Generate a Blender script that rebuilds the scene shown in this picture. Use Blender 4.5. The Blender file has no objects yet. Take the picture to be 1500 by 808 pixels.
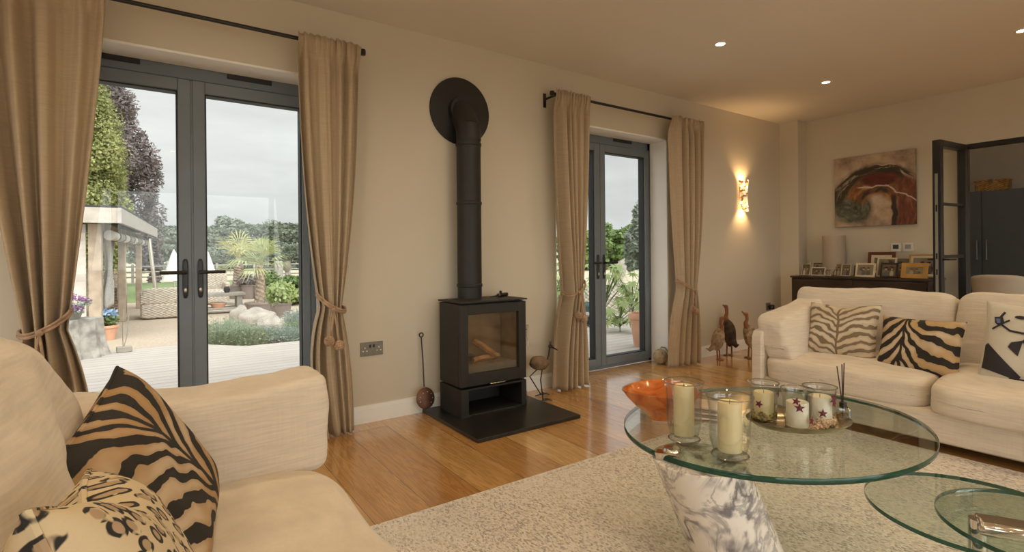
import bpy, math, random
from mathutils import Vector, Matrix, noise
PI = math.pi
random.seed(7)
sc = bpy.context.scene
COL = sc.collection

# ---------------------------------------------------------------- objects
def tag(o, label=None, cat=None, group=None, kind=None):
    if label: o['label'] = label
    if cat: o['category'] = cat
    if group: o['group'] = group
    if kind: o['kind'] = kind
    return o
def thing(name, label, cat, loc=(0, 0, 0), rotz=0, group=None, kind=None):
    o = bpy.data.objects.new(name, None); COL.objects.link(o)
    o.empty_display_size = .05
    o.location = loc; o.rotation_euler = (0, 0, rotz)
    return tag(o, label, cat, group, kind)
def orient(o, c, e1, e2):
    e1 = Vector(e1).normalized(); e2 = Vector(e2); e2 = (e2 - e1 * e2.dot(e1)).normalized(); e3 = e1.cross(e2)
    m = Matrix((e1, e2, e3)).transposed().to_4x4(); m.translation = Vector(c)
    o.matrix_world = m
    return o
def copytree(o, loc, rotz=None, scale=None, parent=None):
    c = o.copy(); COL.objects.link(c)
    if parent is None:
        c.location = loc
        if rotz is not None: c.rotation_euler = (0, 0, rotz)
        if scale: c.scale = (scale,) * 3
    else: c.parent = parent
    for ch in list(o.children): copytree(ch, None, parent=c)
    return c

class MB:
    def __init__(s): s.v = []; s.f = []
    def add(s, vs, fs):
        n = len(s.v); s.v += [tuple(p) for p in vs]; s.f += [tuple(i + n for i in f) for f in fs]; return s
    def box(s, a, b):
        x0, y0, z0 = a; x1, y1, z1 = b
        if x0 > x1: x0, x1 = x1, x0
        if y0 > y1: y0, y1 = y1, y0
        if z0 > z1: z0, z1 = z1, z0
        return s.add([(x0, y0, z0), (x1, y0, z0), (x1, y1, z0), (x0, y1, z0), (x0, y0, z1), (x1, y0, z1), (x1, y1, z1), (x0, y1, z1)],
                     [(0, 3, 2, 1), (4, 5, 6, 7), (0, 1, 5, 4), (1, 2, 6, 5), (2, 3, 7, 6), (3, 0, 4, 7)])
    def obox(s, c, size, rot=None):
        c = Vector(c); hx, hy, hz = [q / 2 for q in size]; R = rot if rot else Matrix.Identity(3)
        P = [c + R @ Vector(p) for p in [(-hx, -hy, -hz), (hx, -hy, -hz), (hx, hy, -hz), (-hx, hy, -hz), (-hx, -hy, hz), (hx, -hy, hz), (hx, hy, hz), (-hx, hy, hz)]]
        return s.add(P, [(0, 3, 2, 1), (4, 5, 6, 7), (0, 1, 5, 4), (1, 2, 6, 5), (2, 3, 7, 6), (3, 0, 4, 7)])
    def tube(s, pts, r, n=10, caps=True):
        pts = [Vector(p) for p in pts]; k = len(pts)
        rs = r if isinstance(r, (list, tuple)) else [r] * k
        vs = []; up = None
        for i, p in enumerate(pts):
            t = (pts[min(i + 1, k - 1)] - pts[max(i - 1, 0)]).normalized()
            if up is None: up = Vector((0, 0, 1)) if abs(t.z) < .9 else Vector((1, 0, 0))
            a = t.cross(up)
            if a.length < 1e-4: a = t.cross(Vector((0, 1, 0)))
            a.normalize(); b = a.cross(t).normalized(); up = b
            for j in range(n):
                an = 2 * PI * j / n; vs.append(p + (a * math.cos(an) + b * math.sin(an)) * rs[i])
        fs = [(i * n + j, i * n + (j + 1) % n, (i + 1) * n + (j + 1) % n, (i + 1) * n + j) for i in range(k - 1) for j in range(n)]
        if caps: fs += [tuple(range(n - 1, -1, -1)), tuple((k - 1) * n + j for j in range(n))]
        return s.add(vs, fs)
    def lathe(s, prof, c=(0, 0, 0), n=32, sx=1, sy=1, cap0=False, cap1=False):
        vs = []; k = len(prof)
        for r, z in prof:
            for j in range(n):
                a = 2 * PI * j / n; vs.append((c[0] + r * sx * math.cos(a), c[1] + r * sy * math.sin(a), c[2] + z))
        fs = [(i * n + j, i * n + (j + 1) % n, (i + 1) * n + (j + 1) % n, (i + 1) * n + j) for i in range(k - 1) for j in range(n)]
        if cap0: fs.append(tuple(range(n - 1, -1, -1)))
        if cap1: fs.append(tuple((k - 1) * n + j for j in range(n)))
        return s.add(vs, fs)
    def cyl(s, c, r, h, n=28): return s.lathe([(r, 0), (r, h)], c, n, cap0=True, cap1=True)
    def grid(s, fn, nu, nv, cu=False):
        vs = []; mu = nu if cu else nu + 1
        for j in range(nv + 1):
            for i in range(mu): vs.append(fn(i / nu, j / nv))
        fs = [(j * mu + i, j * mu + (i + 1) % mu, (j + 1) * mu + (i + 1) % mu, (j + 1) * mu + i) for j in range(nv) for i in range(nu)]
        return s.add(vs, fs)
    def ell(s, c, r, nu=20, nv=12, R=None, nz=0, seed=0):
        c = Vector(c)
        def fn(u, v):
            th = 2 * PI * u; ph = PI * (v * .998 + .001)
            d = Vector((math.sin(ph) * math.cos(th), math.sin(ph) * math.sin(th), -math.cos(ph)))
            q = 1 + (nz * noise.noise(d * 1.6 + Vector((seed, 0, seed * .37))) if nz else 0)
            p = Vector((d.x * r[0], d.y * r[1], d.z * r[2])) * q
            return c + (R @ p if R else p)
        return s.grid(fn, nu, nv, True)
    def prism(s, poly, z0, z1):
        n = len(poly)
        return s.add([(x, y, z0) for x, y in poly] + [(x, y, z1) for x, y in poly],
                     [tuple(range(n - 1, -1, -1)), tuple(range(n, 2 * n))] + [(i, (i + 1) % n, n + (i + 1) % n, n + i) for i in range(n)])
    def rbox(s, size, n=5, m=14, fn=None, R=None, c=(0, 0, 0)):
        hx, hy, hz = [q / 2 for q in size]; key = {}; fs = []; vs = []
        def vid(p):
            k = tuple(round(q * m) for q in p)
            if k not in key:
                x, y, z = p; l = (abs(x) ** n + abs(y) ** n + abs(z) ** n) ** (1 / n)
                q = Vector((x / l * hx, y / l * hy, z / l * hz))
                if fn: q = Vector(fn(q, p))
                if R: q = R @ q
                key[k] = len(vs); vs.append(q + Vector(c))
            return key[k]
        for ax in range(3):
            for sg in (-1, 1):
                for i in range(m):
                    for j in range(m):
                        q = []
                        for (a, b) in ((i, j), (i + 1, j), (i + 1, j + 1), (i, j + 1)):
                            p = [0, 0, 0]; p[ax] = sg; p[(ax + 1) % 3] = 2 * a / m - 1; p[(ax + 2) % 3] = 2 * b / m - 1
                            q.append(vid(tuple(p)))
                        fs.append(tuple(q) if sg > 0 else tuple(reversed(q)))
        return s.add(vs, fs)
    def build(s, name, mat, parent=None, smooth=True, ang=35, bevel=0, solid=0, world=False, sub=0):
        vs = s.v
        if world and parent is not None:
            parent_m = Matrix.Translation(parent.location) @ parent.rotation_euler.to_matrix().to_4x4()
            inv = parent_m.inverted(); vs = [tuple(inv @ Vector(p)) for p in vs]
        me = bpy.data.meshes.new(name); me.from_pydata(vs, [], s.f); me.validate(); me.update()
        me.materials.append(mat)
        if smooth:
            me.polygons.foreach_set('use_smooth', [True] * len(me.polygons))
            try: me.set_sharp_from_angle(angle=math.radians(ang))
            except Exception: pass
        o = bpy.data.objects.new(name, me); COL.objects.link(o)
        if parent is not None: o.parent = parent
        if bevel:
            b = o.modifiers.new('b', 'BEVEL'); b.width = bevel; b.segments = 2; b.limit_method = 'ANGLE'; b.angle_limit = math.radians(40)
        if solid:
            q = o.modifiers.new('s', 'SOLIDIFY'); q.thickness = solid; q.offset = 0
        if sub:
            q = o.modifiers.new('u', 'SUBSURF'); q.levels = sub; q.render_levels = sub
        return o

# ---------------------------------------------------------------- materials
class NT:
    def __init__(s, name):
        s.m = bpy.data.materials.new(name); s.m.use_nodes = True; s.t = s.m.node_tree
        s.b = s.t.nodes['Principled BSDF']; s.out = s.t.nodes['Material Output']
    def n(s, ty, **k):
        nd = s.t.nodes.new(ty)
        for a, b in k.items(): setattr(nd, a, b)
        return nd
    def l(s, a, b): s.t.links.new(a, b)
    def put(s, sock, v):
        if hasattr(v, 'is_output'): s.l(v, sock)
        else: sock.default_value = v
    def M(s, op, a, b=0., c=0.):
        nd = s.n('ShaderNodeMath', operation=op)
        s.put(nd.inputs[0], a)
        if len(nd.inputs) > 1: s.put(nd.inputs[1], b)
        if len(nd.inputs) > 2: s.put(nd.inputs[2], c)
        return nd.outputs[0]
    def obj(s, scale=(1, 1, 1), loc=(0, 0, 0), rot=(0, 0, 0)):
        tc = s.n('ShaderNodeTexCoord'); mp = s.n('ShaderNodeMapping')
        mp.inputs['Scale'].default_value = scale; mp.inputs['Location'].default_value = loc; mp.inputs['Rotation'].default_value = rot
        s.l(tc.outputs['Object'], mp.inputs['Vector']); return mp.outputs[0]
    def xyz(s, v):
        nd = s.n('ShaderNodeSeparateXYZ'); s.l(v, nd.inputs[0]); return nd.outputs
    def comb(s, x, y, z=0.):
        nd = s.n('ShaderNodeCombineXYZ')
        for i, q in enumerate((x, y, z)): s.put(nd.inputs[i], q)
        return nd.outputs[0]
    def noise(s, v, scale, detail=3, rough=.5, dist=0):
        nd = s.n('ShaderNodeTexNoise'); s.l(v, nd.inputs['Vector'])
        nd.inputs['Scale'].default_value = scale; nd.inputs['Detail'].default_value = detail
        nd.inputs['Roughness'].default_value = rough; nd.inputs['Distortion'].default_value = dist
        return nd.outputs['Fac']
    def ramp(s, f, stops, interp='LINEAR'):
        nd = s.n('ShaderNodeValToRGB'); nd.color_ramp.interpolation = interp
        e = nd.color_ramp.elements
        while len(e) < len(stops): e.new(.5)
        for i, (p, c) in enumerate(stops): e[i].position = p; e[i].color = (*c, 1)
        s.l(f, nd.inputs[0]); return nd.outputs[0]
    def mix(s, f, a, b, mode='MIX'):
        nd = s.n('ShaderNodeMix', data_type='RGBA', blend_type=mode)
        s.put(nd.inputs[0], f)
        for i, q in ((6, a), (7, b)):
            if hasattr(q, 'is_output'): s.l(q, nd.inputs[i])
            else: nd.inputs[i].default_value = (*q, 1)
        return nd.outputs[2]
    def step(s, f, a, b):
        nd = s.n('ShaderNodeMapRange', interpolation_type='SMOOTHSTEP')
        s.l(f, nd.inputs[0]); nd.inputs[1].default_value = a; nd.inputs[2].default_value = b
        return nd.outputs[0]
    def bump(s, h, strength=.3, dist=.01):
        nd = s.n('ShaderNodeBump'); nd.inputs['Strength'].default_value = strength; nd.inputs['Distance'].default_value = dist
        s.l(h, nd.inputs['Height']); s.l(nd.outputs[0], s.b.inputs['Normal'])
    def base(s, c):
        if hasattr(c, 'is_output'): s.l(c, s.b.inputs['Base Color'])
        else: s.b.inputs['Base Color'].default_value = (*c, 1)
    def set(s, **k):
        for a, b in k.items(): s.b.inputs[a.replace('_', ' ')].default_value = b
        return s

def plain(name, c, rough=.5, metal=0, var=.08, scale=8, bump=0, **k):
    t = NT(name); v = t.obj(); f = t.noise(v, scale, 3)
    lo = tuple(q * (1 - var) for q in c); hi = tuple(min(1, q * (1 + var)) for q in c)
    t.base(t.ramp(f, [(.3, lo), (.7, hi)])); t.set(Roughness=rough, Metallic=metal)
    if bump: t.bump(t.noise(v, scale * 12, 2), bump, .003)
    for a, b in k.items(): t.b.inputs[a.replace('_', ' ')].default_value = b
    return t.m
def fabric(name, c, var=.1, weave=420, rough=.9, slub=True, transl=0, bs=.25):
    t = NT(name); v = t.obj(); x = t.noise(t.obj((10, 10, 160)), 1, 3); y = t.noise(t.obj((140, 140, 8)), 1, 3)
    f = t.M('ADD', t.M('MULTIPLY', x, .78), t.M('MULTIPLY', y, .22)) if slub else t.noise(v, 30, 3)
    lo = tuple(q * (1 - var) for q in c); hi = tuple(min(1, q * (1 + var)) for q in c)
    t.base(t.ramp(f, [(.35, lo), (.65, hi)])); t.set(Roughness=rough)
    t.b.inputs['Sheen Weight'].default_value = .15
    t.bump(f, bs, .004)
    if transl:
        tr = t.n('ShaderNodeBsdfTranslucent'); tr.inputs[0].default_value = (*c, 1)
        mx = t.n('ShaderNodeMixShader'); mx.inputs[0].default_value = transl
        t.l(t.b.outputs[0], mx.inputs[1]); t.l(tr.outputs[0], mx.inputs[2]); t.l(mx.outputs[0], t.out.inputs[0])
    return t.m
def glassy(name, tint=(1, 1, 1), ior=1.45, rough=0., extra=0.):
    t = NT(name)
    tr = t.n('ShaderNodeBsdfTransparent'); tr.inputs[0].default_value = (*tint, 1)
    gl = t.n('ShaderNodeBsdfGlossy'); gl.inputs['Roughness'].default_value = rough
    ge = t.n('ShaderNodeNewGeometry'); dp = t.n('ShaderNodeVectorMath', operation='DOT_PRODUCT'); t.l(ge.outputs['Incoming'], dp.inputs[0]); t.l(ge.outputs['Normal'], dp.inputs[1])
    f0 = ((ior - 1) / (ior + 1)) ** 2
    f = t.M('ADD', t.M('MULTIPLY', t.M('POWER', t.M('SUBTRACT', 1., t.M('ABSOLUTE', dp.outputs['Value'])), 5.), 1 - f0), f0 + extra)
    mx = t.n('ShaderNodeMixShader'); t.l(f, mx.inputs[0]); t.l(tr.outputs[0], mx.inputs[1]); t.l(gl.outputs[0], mx.inputs[2])
    t.l(mx.outputs[0], t.out.inputs[0]); return t.m
def emis(name, c, s):
    t = NT(name); t.base(c); t.b.inputs['Emission Color'].default_value = (*c, 1); t.b.inputs['Emission Strength'].default_value = s
    return t.m

WALLC = (.64, .575, .46)
m_wall = plain('wall_paint', WALLC, .85, var=.015, scale=3)
m_ceil = plain('ceiling_paint', (.74, .69, .60), .9, var=.015, scale=2)
m_reveal = plain('white_gloss_paint', (.92, .91, .87), .45, var=.01)
m_grey = plain('anthracite_frame', (.165, .195, .225), .40, var=.05)
m_seal = plain('rubber_seal', (.02, .022, .025), .6)
m_black = plain('black_metal', (.012, .011, .010), .35, var=.2)
m_pane = glassy('pane_glass', (.97, .985, .975), 1.35)
m_curt = fabric('curtain_cloth', (.50, .385, .25), .07, transl=.10, rough=.65)
m_rope = fabric('tieback_rope', (.40, .26, .16), .25, slub=False)
m_sofa = fabric('sofa_linen', (.71, .62, .51), .08)
m_sofa_seam = fabric('sofa_seam', (.52, .43, .33), .05)
m_chrome = plain('chrome', (.72, .68, .62), .12, metal=1, var=.03)
m_steel = plain('brushed_steel', (.50, .46, .40), .3, metal=1, var=.05)
m_castiron = plain('stove_steel', (.017, .0155, .014), .55, metal=.0, var=.15, scale=20)
m_slate = plain('slate', (.022, .020, .019), .33, var=.4, scale=6, bump=.05)
m_firebrick = plain('firebrick', (.32, .26, .20), .9, var=.35, scale=7)
m_ash = plain('ash', (.32, .29, .26), .95, var=.35, scale=30, bump=.6)
m_log = plain('split_log', (.50, .33, .18), .8, var=.4, scale=18)
m_char = plain('charred_log', (.05, .04, .03), .9, var=.4)
m_stoveglass = glassy('stove_glass', (.92, .85, .75), 1.55, 0.05)
m_candle = NT('candle_wax').set(Roughness=.45).m
_t = NT('candle_wax_cream'); _t.base((.86, .74, .45)); _t.set(Roughness=.4); _t.b.inputs['Subsurface Weight'].default_value = .25; _t.b.inputs['Subsurface Scale'].default_value = .02; m_candle = _t.m
_t = NT('candle_wax_white'); _t.base((.88, .80, .66)); _t.set(Roughness=.4); _t.b.inputs['Subsurface Weight'].default_value = .25; _t.b.inputs['Subsurface Scale'].default_value = .02; m_candle_w = _t.m
m_wick = plain('wick', (.03, .02, .02), .9)
m_hglass = glassy('hurricane_glass', (.95, .96, .95), 1.6, extra=.02)
m_rim = glassy('thick_glass_rim', (.70, .70, .68), 1.8, .05, .25)
m_tglass = glassy('table_glass', (.90, .955, .92), 1.5)
_t = NT('table_glass_edge'); _t.base((.006, .06, .04)); _t.set(Roughness=.08); _t.b.inputs['Transmission Weight'].default_value = .35; m_tedge = _t.m
m_star = plain('maroon_star', (.13, .012, .03), .5)

def wood_floor():
    t = NT('oak_planks'); v = t.obj(); X, Y, Z = t.xyz(v)
    br = t.n('ShaderNodeTexBrick'); t.l(t.comb(Y, X, 0.), br.inputs['Vector'])
    br.offset = .37; br.inputs['Scale'].default_value = 1; br.inputs['Brick Width'].default_value = 1.9; br.inputs['Row Height'].default_value = .24
    br.inputs['Mortar Size'].default_value = .0016; br.inputs['Mortar Smooth'].default_value = .2; br.inputs['Bias'].default_value = 0
    br.inputs['Color1'].default_value = (0, 0, 0, 1); br.inputs['Color2'].default_value = (1, 1, 1, 1); br.inputs['Mortar'].default_value = (.5, .5, .5, 1)
    per = t.M('ADD', br.outputs['Color'], 0.)
    off = t.M('MULTIPLY', per, 37.)
    gv = t.comb(t.M('MULTIPLY', X, 13.), t.M('ADD', t.M('MULTIPLY', Y, .9), off), off)
    g1 = t.noise(gv, 1.3, 4, .6, 1.4)
    g2 = t.noise(t.comb(t.M('MULTIPLY', X, 220.), t.M('MULTIPLY', Y, 9.), off), 1, 2, .5)
    rings = t.M('ADD', t.M('MULTIPLY', t.M('SINE', t.M('MULTIPLY', g1, 45.)), .5), .5)
    tone = t.ramp(per, [(0, (.52, .26, .085)), (.4, (.60, .325, .115)), (.75, (.67, .39, .15)), (1, (.80, .54, .25))])
    grain = t.ramp(t.M('ADD', t.M('MULTIPLY', rings, .4), t.M('MULTIPLY', g2, .6)), [(.2, (.72, .69, .62)), (.7, (1.08, 1.08, 1.04))])
    c = t.mix(1., tone, grain, 'MULTIPLY')
    big = t.ramp(t.noise(gv, .6, 2), [(.3, (.82, .78, .72)), (.7, (1.1, 1.1, 1.1))])
    c = t.mix(.8, c, big, 'MULTIPLY')
    vo = t.n('ShaderNodeTexVoronoi'); t.l(t.comb(t.M('MULTIPLY', X, 2.3), t.M('MULTIPLY', Y, 1.25), 0.), vo.inputs['Vector']); vo.inputs['Scale'].default_value = 1
    kd = t.M('ADD', vo.outputs['Distance'], t.M('MULTIPLY', t.noise(v, 30, 2), .03))
    knot = t.M('SUBTRACT', 1., t.step(kd, .02, .075))
    c = t.mix(t.M('MULTIPLY', knot, .75), c, (.10, .045, .02))
    c = t.mix(br.outputs['Fac'], c, (.16, .08, .03))
    t.base(c); t.set(Roughness=.27); t.b.inputs['Coat Weight'].default_value = .8; t.b.inputs['Coat IOR'].default_value = 2.0; t.b.inputs['Coat Roughness'].default_value = .13; t.b.inputs['Specular IOR Level'].default_value = .55
    rf = t.ramp(g2, [(0, (.17,) * 3), (1, (.27,) * 3)]); t.l(rf, t.b.inputs['Roughness'])
    t.bump(t.M('SUBTRACT', t.M('MULTIPLY', g2, .25), br.outputs['Fac']), .18, .003)
    return t.m
m_floor = wood_floor()

def rug_mat():
    t = NT('woven_rug'); v = t.obj(); X, Y, Z = t.xyz(v)
    cell = t.n('ShaderNodeTexVoronoi'); t.l(t.obj((190, 90, 95)), cell.inputs['Vector']); cell.inputs['Scale'].default_value = 1
    r = t.xyz(cell.outputs['Color'])[0]
    patch = t.noise(v, 2.2, 3)
    f = t.M('ADD', r, t.M('MULTIPLY', t.M('SUBTRACT', patch, .5), .7))
    c = t.ramp(f, [(.0, (.45, .40, .36)), (.2, (.68, .60, .53)), (.5, (.84, .76, .67)), (.95, (.92, .86, .78))])
    g = t.step(t.noise(v, 1.3, 2), .52, .68)
    c = t.mix(t.M('MULTIPLY', g, .25), c, (.45, .45, .45))
    t.base(c); t.set(Roughness=.95)
    t.bump(t.M('MULTIPLY', cell.outputs['Distance'], -1.), .9, .006)
    return t.m
m_rug = rug_mat()

def zebra(name, light, dark, u0=0., slant=0., freq=9., thr=.05, a=.6, w=.35, hs=.21, tanc=None, sgn=1):
    t = NT(name); v = t.obj((1 / hs, 1 / hs, 1 / hs)); X, Y, Z = t.xyz(v)
    nz = t.noise(v, 1.6, 2); nz2 = t.noise(v, 4.5, 2)
    u = t.M('SUBTRACT', t.M('SUBTRACT', X, t.M('MULTIPLY', Y, slant)), u0)
    u = t.M('ADD', u, t.M('MULTIPLY', t.M('SUBTRACT', nz, .5), .25))
    au = t.M('ABSOLUTE', u)
    dive = t.M('SUBTRACT', 1., t.M('EXPONENT', t.M('MULTIPLY', au, -1 / w)))
    ph = t.M('SUBTRACT', t.M('MULTIPLY', Y, sgn), t.M('MULTIPLY', dive, a))
    ph = t.M('ADD', ph, t.M('MULTIPLY', t.M('SUBTRACT', nz, .5), .55))
    ph = t.M('ADD', ph, t.M('MULTIPLY', t.M('SUBTRACT', nz2, .5), .12))
    s_ = t.M('SINE', t.M('MULTIPLY', ph, freq))
    s_ = t.M('SUBTRACT', s_, t.M('MULTIPLY', t.step(au, .1, .0), .0))
    k = t.step(s_, thr, thr + .18)
    sp = t.M('SUBTRACT', 1., t.step(au, .025, .045))
    k = t.M('MAXIMUM', k, sp)
    lc = t.mix(t.step(t.noise(v, 1.3, 2), .38, .6), light, tanc or light)
    lc = t.mix(t.M('MULTIPLY', t.step(s_, -1., -.2), .35), lc, tuple(q * .72 for q in (tanc or light)))
    t.base(t.mix(k, lc, dark)); t.set(Roughness=.85); t.bump(t.M('ADD', t.noise(v, 90, 2), k), .25, .003)
    return t.m
m_zebL = zebra('tiger_stripe_cloth', (.58, .44, .30), (.022, .018, .015), u0=.12, slant=-.28, freq=20., thr=.05, a=.85, w=.45, tanc=(.44, .27, .125), hs=.22)
m_zebR = zebra('zebra_cloth', (.62, .50, .37), (.022, .016, .012), u0=-.32, slant=.04, freq=15., thr=.0, a=-.9, w=.30, tanc=(.50, .33, .16), hs=.2)
m_zebT = zebra('taupe_zebra_cloth', (.68, .60, .48), (.22, .16, .10), u0=0., slant=0., freq=27., thr=.25, a=.5, w=.6, hs=.2, tanc=(.62, .50, .36))
def leopard():
    t = NT('leopard_cloth'); v = t.obj(); nv = t.n('ShaderNodeTexNoise'); t.l(v, nv.inputs['Vector']); nv.inputs['Scale'].default_value = 22
    vm = t.n('ShaderNodeVectorMath', operation='MULTIPLY_ADD'); t.l(nv.outputs['Color'], vm.inputs[0]); vm.inputs[1].default_value = (.014,) * 3; t.l(v, vm.inputs[2])
    vo = t.n('ShaderNodeTexVoronoi', voronoi_dimensions='2D'); t.l(vm.outputs[0], vo.inputs['Vector']); vo.inputs['Scale'].default_value = 38; vo.inputs['Randomness'].default_value = .6
    d = vo.outputs['Distance']; br = t.noise(v, 60, 1)
    ring = t.M('MULTIPLY', t.step(d, .20, .25), t.M('SUBTRACT', 1., t.step(d, .37, .42)))
    ring = t.M('MULTIPLY', ring, t.step(br, .38, .46))
    inner = t.M('SUBTRACT', 1., t.step(d, .2, .3))
    c = t.mix(t.M('MULTIPLY', inner, .8), (.66, .54, .36), (.40, .27, .17))
    c = t.mix(ring, c, (.025, .022, .022)); t.base(c); t.set(Roughness=.85); t.bump(t.noise(v, 300, 2), .2, .002)
    return t.m
m_leo = leopard()

def blobs(name, bg, items, warp=.25, wscale=3., rough=.7, hx=1., hy=1., detail=4):
    """painted surface: list of (cx,cy,rx,ry,rot,soft,colour) in -1..1"""
    t = NT(name); v = t.obj((1 / hx, 1 / hy, 1)); nv = t.n('ShaderNodeTexNoise'); t.l(v, nv.inputs['Vector'])
    nv.inputs['Scale'].default_value = wscale; nv.inputs['Detail'].default_value = detail
    vm = t.n('ShaderNodeVectorMath', operation='MULTIPLY_ADD'); t.l(nv.outputs['Color'], vm.inputs[0])
    vm.inputs[1].default_value = (warp,) * 3; t.l(v, vm.inputs[2])
    X, Y, Z = t.xyz(vm.outputs[0]); X = t.M('SUBTRACT', X, warp / 2); Y = t.M('SUBTRACT', Y, warp / 2)
    c = bg if hasattr(bg, 'is_output') else t.mix(t.noise(v, 2, 4), tuple(q * .85 for q in bg), bg)
    for (cx, cy, rx, ry, rot, soft, colr) in items:
        dx = t.M('SUBTRACT', X, cx); dy = t.M('SUBTRACT', Y, cy); ca, sa = math.cos(rot), math.sin(rot)
        a = t.M('ADD', t.M('MULTIPLY', dx, ca / rx), t.M('MULTIPLY', dy, sa / rx))
        b = t.M('ADD', t.M('MULTIPLY', dx, -sa / ry), t.M('MULTIPLY', dy, ca / ry))
        d = t.M('SQRT', t.M('ADD', t.M('MULTIPLY', a, a), t.M('MULTIPLY', b, b)))
        if len(colr) == 4:   # ring
            d = t.M('ABSOLUTE', t.M('SUBTRACT', d, 1.)); k = t.M('SUBTRACT', 1., t.step(d, colr[3] * (1 - soft), colr[3]))
        else: k = t.M('SUBTRACT', 1., t.step(d, 1 - soft, 1.))
        c = t.mix(k, c, colr[:3])
    t.base(c); t.set(Roughness=rough); return t.m

def marble():
    t = NT('white_marble'); v = t.obj((1, 1, 1), rot=(.5, -.55, .3)); X, Y, Z = t.xyz(v)
    n1 = t.noise(v, 5.5, 5, .6, .6)
    w = t.M('SINE', t.M('ADD', t.M('MULTIPLY', Z, 62.), t.M('MULTIPLY', n1, 30.)))
    k = t.M('MULTIPLY', t.M('POWER', t.M('ADD', t.M('MULTIPLY', w, .5), .5), 2.2), t.step(t.noise(v, 7, 4), .36, .56))
    k2 = t.step(t.M('ABSOLUTE', t.M('SUBTRACT', t.noise(v, 5, 5, .65, 1.2), .5)), .05, .0)
    c = t.mix(k, (.82, .77, .71), (.20, .19, .20)); c = t.mix(t.M('MULTIPLY', k2, .6), c, (.20, .19, .21))
    t.base(c); t.set(Roughness=.18); return t.m
m_marble = marble()
def deck_mat(name, c):
    t = NT(name); v = t.obj(); X, Y, Z = t.xyz(v)
    fy = t.M('FRACT', t.M('DIVIDE', Y, .145)); gap = t.step(t.M('ABSOLUTE', t.M('SUBTRACT', fy, .5)), .455, .485)
    rib = t.M('SINE', t.M('MULTIPLY', Y, 2 * PI / .018))
    n_ = t.noise(t.comb(t.M('MULTIPLY', X, 1.2), t.M('MULTIPLY', Y, 7.), 0.), 1, 4)
    col_ = t.ramp(n_, [(.3, tuple(q * .85 for q in c)), (.7, c)])
    t.base(t.mix(gap, col_, tuple(q * .3 for q in c))); t.set(Roughness=.75); t.bump(t.M('SUBTRACT', t.M('MULTIPLY', rib, .1), gap), .4, .01)
    return t.m
m_deck = deck_mat('deck_boards', (.48, .425, .37))
def ground(name, a, b, scale, bump=.5):
    t = NT(name); v = t.obj(); f = t.noise(v, scale, 5, .7); g = t.noise(v, scale * .06, 3)
    c = t.ramp(f, [(.3, a), (.7, b)]); t.base(t.mix(t.M('MULTIPLY', g, .5), c, a)); t.set(Roughness=.95); t.bump(f, bump, .03); return t.m
m_gravel = ground('gravel', (.36, .28, .20), (.58, .48, .37), 26)
m_lawn = ground('lawn_grass', (.12, .17, .06), (.24, .30, .12), 12)
m_field = ground('dry_field', (.38, .33, .23), (.50, .44, .32), 1.5)
def leafmat(name, a, b, tr=.35, rough=.6):
    t = NT(name); ob = t.n('ShaderNodeTexCoord'); f = t.noise(ob.outputs['Object'], 1.1, 4, .7)
    g = t.n('ShaderNodeNewGeometry'); f2 = t.M('ADD', t.M('MULTIPLY', f, .6), t.M('MULTIPLY', g.outputs['Random Per Island'], .4))
    c = t.ramp(f2, [(.25, a), (.75, b)]); t.base(c); t.set(Roughness=rough)
    ts = t.n('ShaderNodeBsdfTranslucent'); t.l(c, ts.inputs[0]); mx = t.n('ShaderNodeMixShader'); mx.inputs[0].default_value = tr
    t.l(t.b.outputs[0], mx.inputs[1]); t.l(ts.outputs[0], mx.inputs[2]); t.l(mx.outputs[0], t.out.inputs[0]); return t.m
m_leaf_y = leafmat('golden_green_leaves', (.17, .19, .06), (.40, .40, .15))
m_leaf_g = leafmat('green_leaves', (.07, .12, .03), (.22, .30, .09))
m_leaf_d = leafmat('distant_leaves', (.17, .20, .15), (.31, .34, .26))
m_leaf_c = leafmat('copper_leaves', (.12, .10, .10), (.27, .21, .20))
m_leaf_l = leafmat('lavender_leaves', (.20, .26, .15), (.38, .42, .28))
m_leaf_s = leafmat('silver_leaves', (.27, .33, .27), (.45, .49, .43))
m_leaf_p = leafmat('palm_leaves', (.28, .32, .12), (.48, .50, .24))
m_leaf_pg = leafmat('yellow_palm_leaves', (.38, .36, .13), (.56, .52, .24))
m_leaf_f = leafmat('bright_broad_leaves', (.22, .30, .10), (.50, .56, .24))
m_leaf_o = leafmat('olive_leaves', (.17, .20, .15), (.33, .37, .29))
m_purple = leafmat('purple_petals', (.22, .07, .22), (.50, .28, .50))
m_bark = plain('bark', (.25, .19, .14), .95, var=.45, scale=14, bump=.8)
m_bark_g = plain('pale_bark', (.36, .33, .29), .95, var=.45, scale=9, bump=1.)
m_timber = plain('oak_timber', (.38, .30, .22), .8, var=.25, scale=5)
m_timber_d = plain('weathered_grey_timber', (.27, .245, .21), .85, var=.2, scale=6)
m_stone = plain('boulder', (.33, .29, .24), .95, var=.2, scale=6, bump=.7)
m_terra = plain('terracotta', (.60, .33, .21), .85, var=.12, scale=6)
m_pot_b = plain('brown_plastic_pot', (.20, .16, .14), .6)
m_pot_g = plain('green_glazed_pot', (.07, .13, .13), .35)
m_wicker = NT('wicker')
def wick(name, a, b, s=60):
    t = NT(name); v = t.obj(); X, Y, Z = t.xyz(v)
    w = t.M('MULTIPLY', t.M('SINE', t.M('MULTIPLY', Z, s * 2.)), t.M('SINE', t.M('MULTIPLY', t.M('ADD', X, Y), s)))
    f = t.M('ADD', t.M('MULTIPLY', w, .3), t.noise(v, 20, 2)); t.base(t.ramp(f, [(.3, a), (.75, b)])); t.set(Roughness=.7); t.bump(w, .5, .01); return t.m
m_wicker = wick('grey_wicker', (.30, .25, .19), (.55, .48, .39))
m_wicker_b = wick('honey_wicker', (.20, .09, .025), (.60, .34, .12), 120)
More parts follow.
